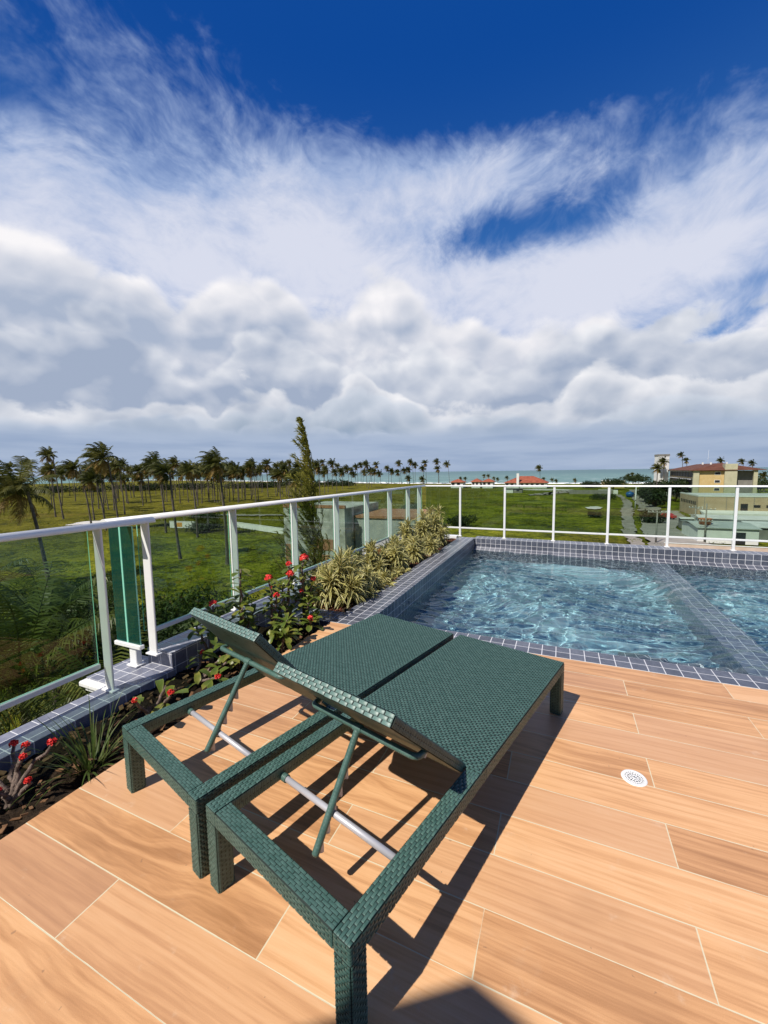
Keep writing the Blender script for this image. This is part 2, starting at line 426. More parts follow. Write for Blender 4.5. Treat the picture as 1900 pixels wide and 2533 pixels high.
def glass_mat(name, tint, f0=.035):
    m = bpy.data.materials.new(name); m.use_nodes = True; t = m.node_tree; t.nodes.clear(); X.nt = t
    o = t.nodes.new('ShaderNodeOutputMaterial'); mx = t.nodes.new('ShaderNodeMixShader'); tp = t.nodes.new('ShaderNodeBsdfTransparent')
    gl = t.nodes.new('ShaderNodeBsdfGlossy'); lw = t.nodes.new('ShaderNodeLayerWeight'); lw.inputs['Blend'].default_value = .5
    f = X(lw.outputs['Facing']).pow(5.0) * (.6 - f0) + f0
    gl.inputs['Roughness'].default_value = .0; tp.inputs['Color'].default_value = (*tint, 1)
    t.links.new(f.v, mx.inputs[0]); t.links.new(tp.outputs[0], mx.inputs[1]); t.links.new(gl.outputs[0], mx.inputs[2]); t.links.new(mx.outputs[0], o.inputs[0])
    return m
glass = glass_mat('tinted_glass', (.71, .805, .735))
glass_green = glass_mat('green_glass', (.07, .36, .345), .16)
def add_reflection_tint(m, col, f):
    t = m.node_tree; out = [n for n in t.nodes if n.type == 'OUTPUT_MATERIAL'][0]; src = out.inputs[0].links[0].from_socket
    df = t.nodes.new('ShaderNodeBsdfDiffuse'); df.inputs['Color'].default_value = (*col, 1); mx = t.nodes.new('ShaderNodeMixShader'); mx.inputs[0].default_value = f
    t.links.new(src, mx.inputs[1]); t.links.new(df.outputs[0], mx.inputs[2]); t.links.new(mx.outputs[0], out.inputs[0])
add_reflection_tint(glass_green, (.012, .20, .18), .16)  # diffuse teal mixed in to imitate sky reflected in the panes
glass_edge = mat('glass_edge', (.30, .72, .56), .25)

def leaf_material(name, edge, mid, blotch, rough=.45, wid=.30, trans=.35):
    """leaf with a paler margin; UV.x runs across the blade"""
    m = bpy.data.materials.new(name); m.use_nodes = True; use(m); t = m.node_tree
    b = t.nodes['Principled BSDF']; b.inputs['Roughness'].default_value = rough; b.inputs['Specular IOR Level'].default_value = .4
    u, v, _ = separate(coords('UV')); n = noise(worldpos(), 9, 3, .6); n2 = noise(worldpos(), 60, 3, .6)
    d = (u - .5).abs() * 2.0 + (n2 - .5) * .35
    c = mixc(sstep(d, wid, wid + .25), mid, edge); c = mixc(sstep(n, .42, .75) * .8, c, blotch)
    X.nt.links.new(c.v, b.inputs['Base Color'])
    tl = t.nodes.new('ShaderNodeBsdfTranslucent'); X.nt.links.new(c.v, tl.inputs['Color']); mx = t.nodes.new('ShaderNodeMixShader'); mx.inputs[0].default_value = trans
    out = t.nodes['Material Output']; t.links.new(b.outputs[0], mx.inputs[1]); t.links.new(tl.outputs[0], mx.inputs[2]); t.links.new(mx.outputs[0], out.inputs[0])
    return m
drac_leaf = leaf_material('dracaena_leaf', (.84, .74, .34), (.070, .110, .026), (.62, .56, .17), .38, .36)
drac_red = leaf_material('dracaena_red_leaf', (.62, .14, .05), (.50, .30, .06), (.60, .20, .06), .38, .45)
thorn_leaf = leaf_material('thorn_leaf', (.20, .24, .045), (.12, .18, .030), (.36, .33, .07), .35, .7)
grass_blade = leaf_material('grass_blade', (.10, .15, .030), (.07, .12, .022), (.16, .16, .05), .45, .6)
bark_mat = varied('grey_bark', (.10, .075, .06), (.24, .18, .15), 40, .9, 'Object', 4, .2, .5)
petal = varied('red_petal', (.72, .030, .028), (.88, .085, .065), 40, .5)
petal_old = varied('faded_petal', (.50, .16, .10), (.62, .30, .20), 40, .6)
# landscape
def foliage(name, a, b, c, scale=1.2, rough=.55, trans=.25):
    m = bpy.data.materials.new(name); m.use_nodes = True; use(m); t = m.node_tree
    bs = t.nodes['Principled BSDF']; bs.inputs['Roughness'].default_value = rough; bs.inputs['Specular IOR Level'].default_value = .3
    n = noise(worldpos(), scale, 4, .6); n2 = noise(worldpos(), scale * 9, 2, .5); r = randobj()
    col = ramp((n * .65 + n2 * .35 + (r - .5) * .18).clamp(), [(.25, a), (.5, b), (.75, c)])
    X.nt.links.new(col.v, bs.inputs['Base Color'])
    tl = t.nodes.new('ShaderNodeBsdfTranslucent'); X.nt.links.new(col.v, tl.inputs['Color']); mx = t.nodes.new('ShaderNodeMixShader'); mx.inputs[0].default_value = trans
    t.links.new(bs.outputs[0], mx.inputs[1]); t.links.new(tl.outputs[0], mx.inputs[2]); t.links.new(mx.outputs[0], t.nodes['Material Output'].inputs[0])
    return m
palm_green = foliage('palm_green', (.036, .048, .009), (.082, .092, .018), (.22, .20, .05), .5, .55, .38)
palm_bright = foliage('palm_bright', (.045, .070, .012), (.10, .13, .020), (.30, .28, .05), .9, .45, .38)
palm_gold = foliage('palm_gold', (.12, .075, .014), (.24, .155, .034), (.36, .24, .07), .5)
palm_bark = varied('palm_bark', (.085, .070, .055), (.17, .145, .12), 2.2, .9, 'Object', 4, .2, 0, (1, 1, 9))
shrub_leaf = foliage('shrub_leaf', (.016, .036, .008), (.036, .068, .012), (.095, .135, .022), .9)
bush_dark = foliage('bush_dark', (.012, .024, .006), (.026, .045, .010), (.060, .085, .018), .7)
pine_leaf = foliage('casuarina_leaf', (.12, .135, .022), (.30, .28, .045), (.60, .46, .09), .35, .55, .45)
trunk_brown = varied('trunk_brown', (.045, .035, .026), (.10, .08, .06), 3, .9, 'Object', 4, .2)

# ------------------------------------------------------------------ terrace: deck, kerbs, pool
DE = 3.222                                   # deck edge at the pool
mb = MB(); mb.box(-1.985, 9.0, -7.0, DE, -.30, 0.0); tag(mb.build('deck', deck_mat), kind='structure')
mb = MB(); mb.box(-2.80, 9.2, -7.2, 8.60, -12.0, -1.62); tag(mb.build('terrace_slab', varied('render_white', (.62, .60, .56), (.70, .68, .64), 2.0, .8)), kind='structure')
# planting bed
def bed_sheet(name, x0, x1, y0, y1, z, amp, m, seed):
    rng = np.random.RandomState(seed); nx, ny = int((x1 - x0) / .02), int((y1 - y0) / .02)
    xs = np.linspace(x0, x1, nx); ys = np.linspace(y0, y1, ny); gx, gy = np.meshgrid(xs, ys)
    zz = np.zeros_like(gx)
    for k in range(26):
        f = rng.uniform(8, 70); a = rng.uniform(0, 6.28); zz += np.sin(gx * f * math.cos(a) + gy * f * math.sin(a) + rng.uniform(0, 6)) * amp * 3.2 / f
    zz += rng.normal(0, amp * .10, zz.shape)
    V = np.stack([gx, gy, z + zz], -1).reshape(-1, 3); i = np.arange(ny - 1)[:, None] * nx; j = np.arange(nx - 1)[None]
    mb = MB(); mb.add(V, np.stack([i + j, i + j + 1, i + nx + j + 1, i + nx + j], -1).reshape(-1, 4), 0, False)
    return tag(mb.build(name, m), kind='structure')
bed_sheet('soil', -2.60, -1.987, -2.0, 3.222, -.065, .040, soil, 3)
bed_sheet('mulch_bed', -2.64, -1.982, 3.50, 8.62, -.045, .030, soil, 4)
# loose bark chips on the rear bed, leaf litter on the front one
def chips(name, n, x0, x1, y0, y1, z, smin, smax, m, seed, dens=None):
    rng = np.random.RandomState(seed); mb = MB(); k = 0
    while k < n:
        x, y = rng.uniform(x0, x1), rng.uniform(y0, y1)
        if dens is not None and rng.rand() > dens(x, y): continue
        k += 1; s = rng.uniform(smin, smax); a = rng.uniform(0, 6.28); t = rng.uniform(-.5, .5); w = s * rng.uniform(.35, .6); h = rng.uniform(.003, .008)
        M = Matrix.Translation((x, y, z + rng.uniform(0, .018))) @ Matrix.Rotation(a, 4, 'Z') @ Matrix.Rotation(t, 4, 'X') @ Matrix.Rotation(rng.uniform(-.4, .4), 4, 'Y')
        mb.box(-s / 2, s / 2, -w / 2, w / 2, 0, h, 0, M)
    return tag(mb.build(name, m), kind='stuff')
tag(chips('bark_chips', 2300, -2.60, -1.99, 3.52, 8.5, -.045, .02, .06, mulch_mat, 5), 'reddish bark chips spread over the rear bed', 'mulch')
tag(chips('leaf_litter', 420, -2.55, -1.995, .2, 3.2, -.055, .015, .05, litter_mat, 6), 'dry brown leaf litter scattered on the dark soil', 'leaf litter')

# kerb under the left railing (two levels) with its tile on top
kerb = thing('kerb', 'low tiled kerb that carries the left glass railing', 'kerb', (0, 0, 0))
mb = MB(); mb.box(-2.80, -2.566, -2.0, 1.985, -.25, 0.0, 0, uvs=TILE)
mb.build('lower_run', curb_tile, kerb)
mb = MB(); mb.box(-2.86, -2.60, 1.988, 8.62, -.25, .112, 0, uvs=TILE); mb.build('upper_run', curb_tile, kerb)
mb = MB()
for i, (o_, z0, z1) in enumerate(((.0, -.40, -.09), (.025, -.09, -.05), (.05, -.05, -.012))): mb.box(-3.02 - o_, -2.803, 1.66 - o_, 1.95 + o_, z0, z1, 0, bevel=.008)
mb.build('moulding', white_paint, kerb)
# recess behind the moulding, tiled
mb = MB(); mb.box(-3.06, -2.803, 1.66, 2.05, -.011, -.002, 0, uvs=TILE); mb.build('ledge', curb_tile, kerb)

# pool
def farY(x): return 8.53 - .034 * (x + 1.64)
pool = thing('swimming_pool', 'rooftop swimming pool lined with slate blue square tiles', 'pool', (0, 0, 0))
def Yq(mb, x0, x1, o0, z0, o1, z1, n=1, vflip=0):
    """strip parallel to the far wall from offset/height o0,z0 to o1,z1"""
    a = (x0, farY(x0) + o0, z0); b = (x1, farY(x1) + o0, z0); c = (x1, farY(x1) + o1, z1); d = (x0, farY(x0) + o1, z1)
    L = math.hypot(o1 - o0, z1 - z0) / TILE
    mb.quad(a, b, c, d, 0, [(x0 / TILE, vflip), (x1 / TILE, vflip), (x1 / TILE, vflip + L), (x0 / TILE, vflip + L)])
WL = -.222                                                        # water level
mb = MB(); mb.box(-1.985, -1.655, DE + .003, 8.62, -.25, 0.0, 0, uvs=TILE, skip='b')
mb.box(-1.97, -1.657, DE + .004, 8.5, -1.6, -.251, 0, uvs=TILE); mb.build('coping', pool_tile, pool)
mb = MB(); mb.box(-2.60, -1.988, DE + .003, 3.50, -.25, 0.0, 0, uvs=TILE); mb.build('cross_coping', pool_tile, pool)
mb = MB(); mb.box(-1.653, 9.0, DE + .003, DE + .204, -1.6, 0.0, 0, uvs=TILE); mb.build('near_rim', pool_tile, pool)
mb = MB(); Yq(mb, -1.653, 9.0, -.205, -.242, 0, -.166, vflip=.2); Yq(mb, -1.653, 9.0, -.215, -1.6, -.205, -.242, vflip=.1)
Yq(mb, -1.653, 9.0, 0, -.168, 0, 0, vflip=.33); Yq(mb, -1.653, 9.0, 0, 0, .32, 0); mb.quad((-1.653, farY(-1.65) + .32, 0), (9, farY(9) + .32, 0), (9, farY(9) + .32, -.4), (-1.653, farY(-1.65) + .32, -.4))
mb.build('far_wall', pool_tile, pool)
mb = MB(); mb.box(1.43, 1.74, DE + .206, 8.43, -.90, -.262, 0, uvs=TILE); mb.build('dividing_wall', divider_tile, pool)
mb = MB(); mb.box(.55, 1.428, DE + .206, 4.35, -.90, -.55, 0, uvs=TILE); mb.build('step', pool_tile, pool)
mb = MB(); mb.box(-1.653, 9.0, DE + .2, 8.6, -1.0, -.901, 0, uvs=TILE); mb.build('floor', pool_tile_floor, pool)
# drain in the deck
drain = thing('floor_drain', 'round white plastic floor drain set in the deck', 'drain', (.346, 2.042, 0))
mb = MB(); mb.lathe([(.041, .002), (.043, .0045), (.050, .0045), (.053, .0005)], seg=48); mb.build('ring', white_paint, drain)
mb = MB(); holes = []
mb.lathe([(.0, .0015), (.041, .0015)], seg=40); mb.build('well', mat('drain_dark', (.01, .01, .01), .8), drain)
mb = MB()
for rr0, rr1 in ((.0, .007), (.0145, .0185), (.0275, .0325), (.0375, .0415)): mb.lathe([(rr0, .0022), (rr0, .004), (rr1, .004), (rr1, .0022)], seg=40)
for ring, cnt in (((.006, .015), 7), ((.018, .028), 13), ((.032, .038), 22)):
    for k in range(cnt):
        M = Matrix.Rotation(k * 2 * math.pi / cnt, 4, 'Z'); mb.box(ring[0], ring[1], -.0022, .0022, .0022, .0038, 0, M)
mb.build('grate', white_paint, drain)

# water: waves as geometry
def make_water():
    rng = np.random.RandomState(11)
    x0, x1, y0, y1 = -1.6545, 9.0, DE + .2045, 8.44
    xs = np.concatenate([np.arange(x0, 4.0, .022), np.linspace(4.0, x1, 60)]); ys = np.arange(y0, y1, .022); ys[-1] = y1
    gx, gy = np.meshgrid(xs, ys); zz = np.zeros_like(gx); wx = np.zeros_like(gx); wy = np.zeros_like(gx)
    for k in range(10):
        f = rng.uniform(1.0, 3.2); a = rng.uniform(0, 6.28); p = rng.uniform(0, 6.28)
        wx += np.sin(gx * f * math.cos(a) + gy * f * math.sin(a) + p) * .10; wy += np.cos(gx * f * math.sin(a) - gy * f * math.cos(a) + p) * .10
    for k in range(84):
        lam = rng.uniform(.075, .30) if k % 2 else rng.uniform(.2, .55); f = 2 * math.pi / lam; a = rng.normal(math.pi * .5 + .5, .75); p = rng.uniform(0, 6.28)
        s = np.sin((gx + wx) * f * math.cos(a) + (gy + wy) * f * math.sin(a) + p)
        zz += (1 - np.abs(s)) * lam * .0034 if k % 3 == 0 else s * lam * .0027
    nx = len(xs); ny = len(ys)
    V = np.stack([gx, gy, WL + zz - zz.mean()], -1).reshape(-1, 3); i = np.arange(ny - 1)[:, None] * nx; j = np.arange(nx - 1)[None]
    mb = MB(); mb.add(V, np.stack([i + j, i + j + 1, i + nx + j + 1, i + nx + j], -1).reshape(-1, 4), 0, True)
    return mb
water_mat = bpy.data.materials.new('pool_water'); water_mat.use_nodes = True; use(water_mat); t_ = water_mat.node_tree; t_.nodes.clear()
o_ = t_.nodes.new('ShaderNodeOutputMaterial'); g_ = t_.nodes.new('ShaderNodeBsdfGlass'); g_.inputs['IOR'].default_value = 1.333; g_.inputs['Roughness'].default_value = 0.0
g_.inputs['Color'].default_value = (.87, .965, .97, 1); t_.links.new(g_.outputs[0], o_.inputs[0])
water = tag(make_water().build('water', water_mat), kind='structure')
CAUSTICS = True
if CAUSTICS:
    sun_d.cycles.is_caustics_light = True; water.cycles.is_caustics_caster = True
    for c in pool.children:
        if c.name.split('.')[0] in ('floor', 'step', 'dividing_wall', 'far_wall'): c.cycles.is_caustics_receiver = True

# ------------------------------------------------------------------ glass railings
def post(parent, x, y, z0, z1, wx, wy, base=True):
    mb = MB(); mb.box(x - wx / 2, x + wx / 2, y - wy / 2, y + wy / 2, z0, z1, 0, bevel=.004); p = mb.build('post', white_paint, parent)
    if base:
        mb = MB(); mb.box(x - wx / 2 - .018, x + wx / 2 + .018, y - wy / 2 - .018, y + wy / 2 + .018, z0 - .0005, z0 + .012, 0, bevel=.003); mb.build('base_plate', white_paint, p)
    return p
def pane(parent, p0, p1, z0, z1, th=.008, m=None):
    (xa, ya), (xb, yb) = p0, p1; L = math.hypot(xb - xa, yb - ya)
    M = Matrix.Translation((xa, ya, 0)) @ Matrix.Rotation(math.atan2(yb - ya, xb - xa), 4, 'Z')
    mb = MB(); mb.box(0, L, -th / 2, th / 2, z0, z1, 0, M, skip='btlr'); mb.box(0, L, -th / 2, th / 2, z0, z1, 1, M, skip='fk')
    return mb.build('glass_panel', [m or glass, glass_edge], parent)
rail_l = thing('glass_railing', 'white railing with tinted glass at the left edge, nearest section', 'railing', (-2.71, 0, 0), 0, 'glass railings round the terrace'); 
O = lambda parent: None
def rails(parent, pts, zt, zb, wt=.085, ht=.040, wb=.03, hb=.034):
    (xa, ya), (xb, yb) = pts; L = math.hypot(xb - xa, yb - ya); M = Matrix.Translation((xa, ya, 0)) @ Matrix.Rotation(math.atan2(yb - ya, xb - xa), 4, 'Z')
    a = np.linspace(0, math.pi, 15); pr = [(wt / 2 * math.cos(t), zt - ht + .006 + (ht - .006) * math.sin(t) ** .85) for t in a] + [(-wt / 2 + .004, zt - ht), (wt / 2 - .004, zt - ht)]
    n = len(pr); V = tr([(x, y, z) for x in (0, L) for y, z in pr], M); mb = MB()      # rounded handrail profile
    mb.add(V, [[i, (i + 1) % n, n + (i + 1) % n, n + i] for i in range(n)], 0, True)
    for k0 in (0, n): mb.F.append((np.array([list(range(k0, k0 + n)) if k0 else list(range(n))[::-1]]), 0, False, np.zeros((1, n, 2))))
    mb.build('top_rail', white_paint, parent)
    if zb is not None:
        mb = MB(); mb.box(0, L, -wb / 2, wb / 2, zb, zb + hb, 0, M, bevel=.004); mb.build('bottom_rail', white_paint, parent)
rl = rail_l
rails(rl, ((0, -2.0), (0, 1.985)), 1.124, None)
mb = MB(); mb.box(-.065, -.035, -2.0, 1.58, .158, .192, 0, bevel=.004); mb.build('bottom_rail', white_paint, rl)
post(rl, 0.0, 1.607, 0.0, 1.09, .080, .014); post(rl, 0.0, 1.93, .112, 1.09, .080, .014); post(rl, 0.0, .10, 0.0, 1.09, .080, .014)
pane(rl, (-.05, .13), (-.05, 1.575), .194, 1.088); pane(rl, (-.05, -1.9), (-.05, .07), .194, 1.088)
ret = thing('return_panel', 'short green glass return panel set across the kerb between two railings', 'railing', (-2.93, 1.90, 0))
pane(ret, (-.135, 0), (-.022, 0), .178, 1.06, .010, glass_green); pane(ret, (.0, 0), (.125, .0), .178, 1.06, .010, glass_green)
mb = MB(); mb.box(-.019, -.003, -.006, .006, .178, 1.06, 0, bevel=.001); mb.build('glass_joint', glass_edge, ret)
mb = MB(); mb.box(-.15, .14, -.02, .02, .145, .176, 0, bevel=.004); mb.build('bottom_rail', white_paint, ret)
post(ret, .03, .02, 0.0, .144, .075, .045); 
XB = -2.825
rb = thing('glass_railing', 'long white railing with tinted glass behind the flower bed', 'railing', (XB, 0, 0), 0, 'glass railings round the terrace')
rails(rb, ((0, 1.72), (0, 8.735)), 1.130, None)
mb = MB(); mb.box(-.045, -.015, 2.02, 8.64, .215, .249, 0, bevel=.004); mb.build('bottom_rail', white_paint, rb)
ys_ = [2.89, 3.84, 4.80, 5.75, 6.70, 7.65, 8.36]
for y in ys_: post(rb, 0.0, y, .112, 1.098, .086, .014)
prev = 1.94
for y in ys_ + [8.66]:
    pane(rb, (-.03, prev + .03), (-.03, y - .03), .251, 1.096); prev = y
rf = thing('glass_railing', 'white railing with clear glass along the far end of the pool', 'railing', (0, 0, 0), 0, 'glass railings round the terrace')
def fy(x): return 8.70 - .012 * (x + 1.0)
rails(rf, ((-2.87, fy(-2.87) + .0), (9.0, fy(9.0))), 1.1195, .172, .06, .032)
xs_ = [-2.0, -1.06, -.112, .838, 1.79, 2.74, 3.69, 4.64, 5.6]
for x in xs_: post(rf, x, fy(x), 0.0, 1.089, .042, .042)
prev = -2.80
for x in xs_:
    pane(rf, (prev + .022, fy(prev)), (x - .022, fy(x)), .206, 1.087); prev = x
# pale plastered strip and ledge outside the far corner
mb = MB(); mb.box(-2.86, -2.06, 8.625, 8.85, -.3, .004, 0); mb.build('corner_ledge', white_paint, kerb)

# roof slab of the house behind the photographer: its corner throws the shadow at the bottom edge
house = thing('terrace_house', 'pale flat roofed terrace house standing behind the viewer', 'house', (0, 0, 0))
hz = 3.2; cx_, cyy_ = -.21 - .34 * hz, .965 - .7533 * hz
stucco = varied('stucco', (.55, .53, .50), (.62, .60, .56), 2.0, .85)
P0 = np.array([cx_, cyy_]); e1 = np.array([-.81, -.58]); e2 = np.array([.965, -.26])
ring = [P0, P0 + e1 * 4, P0 + e1 * 4 + e2 * 8, P0 + e2 * 9]
mb = MB(); V = [(p[0], p[1], hz) for p in ring] + [(p[0], p[1], hz + .06) for p in ring]
mb.add(V, [[0, 1, 2, 3], [7, 6, 5, 4], [1, 0, 4, 5], [2, 1, 5, 6], [3, 2, 6, 7], [0, 3, 7, 4]]); mb.build('roof', stucco, house)
Mh = Matrix.Translation((cx_, cyy_, 0)) @ Matrix.Rotation(math.atan2(-.26, .965), 4, 'Z')
mb = MB(); mb.box(1.6, 7.0, -3.4, -1.6, 0.002, hz - .002, 0, Mh); mb.build('wall', stucco, house)
for k in range(3):
    mb = MB(); mb.box(2.0 + k * 1.7, 3.1 + k * 1.7, -1.598, -1.56, .02, 2.2, 0, Mh); mb.build('window', mat('dark_glass', (.03, .04, .05), .1), house)

# ------------------------------------------------------------------ wicker sun loungers
def weave(mb, O, U, Vd, N, lu, lv, du, dv, h=.0019, lift=.0008, stagger=.5, mat=1, nu_v=5, seed=0, gap=.06, ends=(-.35, .8)):
    """rows of arched strips in running bond on a rectangle; U along the strips"""
    O, U, Vd, N = (np.asarray(a, float) for a in (O, U, Vd, N))
    rng = np.random.RandomState(seed + 17)
    nv = max(1, int(round(lv / dv))); dv = lv / nv; nu = max(1, int(round(lu / du))); du = lu / nu
    pu = np.array([0, .10, .5, .90, 1]) if nu_v == 5 else np.array([0, .16, .84, 1])
    hu = np.array([ends[0], ends[1], 1.0, ends[1], ends[0]]) if nu_v == 5 else np.array([ends[0], 1, 1, ends[0]])
    pv = np.array([gap, .5, 1 - gap]); hv = np.array([.42, 1.0, .42]); k = len(pu)
    st = []
    for r in range(nv):
        s = stagger if r % 2 else 0.0
        e = np.clip((np.arange(-1, nu + 1) + s) * du, 0, lu); a = e[:-1]; b = e[1:]
        ok = (b - a) > du * .2; a = a[ok]; b = b[ok]; st.append(np.stack([a, b, np.full(len(a), r * dv)], 1))
    st = np.concatenate(st); n = len(st)
    j = rng.normal(0, .06, (n, 1, 1))
    u = st[:, 0, None] + .0010 + (st[:, 1] - st[:, 0] - .0020)[:, None] * pu[None]
    v = st[:, 2, None] + dv * pv[None] + rng.normal(0, dv * .03, (n, 1))
    z = lift + h * (hu[None, :, None] * hv[None, None, :] + j)
    P = (O + u[:, :, None, None] * U + v[:, None, :, None] * Vd + z[..., None] * N).reshape(-1, 3)
    i = np.arange(n)[:, None, None] * (k * 3); a = np.arange(k - 1)[None, :, None] * 3; b = np.arange(2)[None, None]
    F = np.stack([i + a + b, i + a + 3 + b, i + a + 4 + b, i + a + b + 1], -1).reshape(-1, 4)
    if np.cross(U, Vd) @ N < 0: F = F[:, ::-1]
    mb.add(P, F, mat, True)
ex_, ey_, ez_ = np.eye(3)
def bar(mb, x0, x1, y0, y1, z0, z1, axis, faces, seed=0, du=.030, dv=.0088):
    """dark core with woven faces; faces maps '+x' etc. to 'b' (bricks along the bar) or 'w' (wrapped across)"""
    g = .0012
    mb.box(x0 + g, x1 - g, y0 + g, y1 - g, z0 + g, z1 - g, 0, bevel=.004)
    lo = np.array([x0, y0, z0]); hi = np.array([x1, y1, z1]); A = 'xyz'.index(axis)
    for f, kind in faces.items():
        n = 'xyz'.index(f[1]); sgn = 1 if f[0] == '+' else -1
        N = np.zeros(3); N[n] = sgn; w = [i for i in range(3) if i not in (n, A)][0]
        O = lo.copy(); O[n] = (hi if sgn > 0 else lo)[n] - sgn * .0012
        U = np.zeros(3); U[A] = 1; W = np.zeros(3); W[w] = 1; inset = .0022
        if kind == 'b': weave(mb, O + W * inset, U, W, N, hi[A] - lo[A], hi[w] - lo[w] - 2 * inset, du, dv, seed=seed)
        elif kind == 'w': weave(mb, O + W * inset, W, U, N, hi[w] - lo[w] - 2 * inset, hi[A] - lo[A], 9, .0075, h=.0018, seed=seed, ends=(.55, .9))
        seed += 1
RM = [hole_shade_core, rattan_green, rattan_head]
LW, LL, LH, RW = .68, 1.81, .300, .060
HINGE = np.array([0, .712, LH + .002])
def ribbed_tube(mb, P, r, pitch=.0078, mat=1, seg=10, amp=.10):
    P = np.asarray(P, float); d = np.concatenate([[0], np.cumsum(np.linalg.norm(np.diff(P, axis=0), axis=1))])
    n = max(8, int(d[-1] / (pitch / 4))); t = np.linspace(0, d[-1], n)
    Q = np.stack([np.interp(t, d, P[:, i]) for i in range(3)], 1)
    Q[:, :] = Q
    mb.tube(Q, r * (1 - amp + amp * np.abs(np.sin(t * math.pi / pitch)) ** .6), seg, mat)
def rounded_path(pts, rad, n=5):
    out = [np.array(pts[0], float)]
    for a, b, c in zip(pts[:-2], pts[1:-1], pts[2:]):
        a, b, c = (np.array(q, float) for q in (a, b, c)); u = (a - b) / np.linalg.norm(a - b); w = (c - b) / np.linalg.norm(c - b)
        for t in np.linspace(0, 1, n): out.append(b + u * rad * (1 - t) ** 2 + w * rad * t ** 2)
    out.append(np.array(pts[-1], float)); return np.array(out)

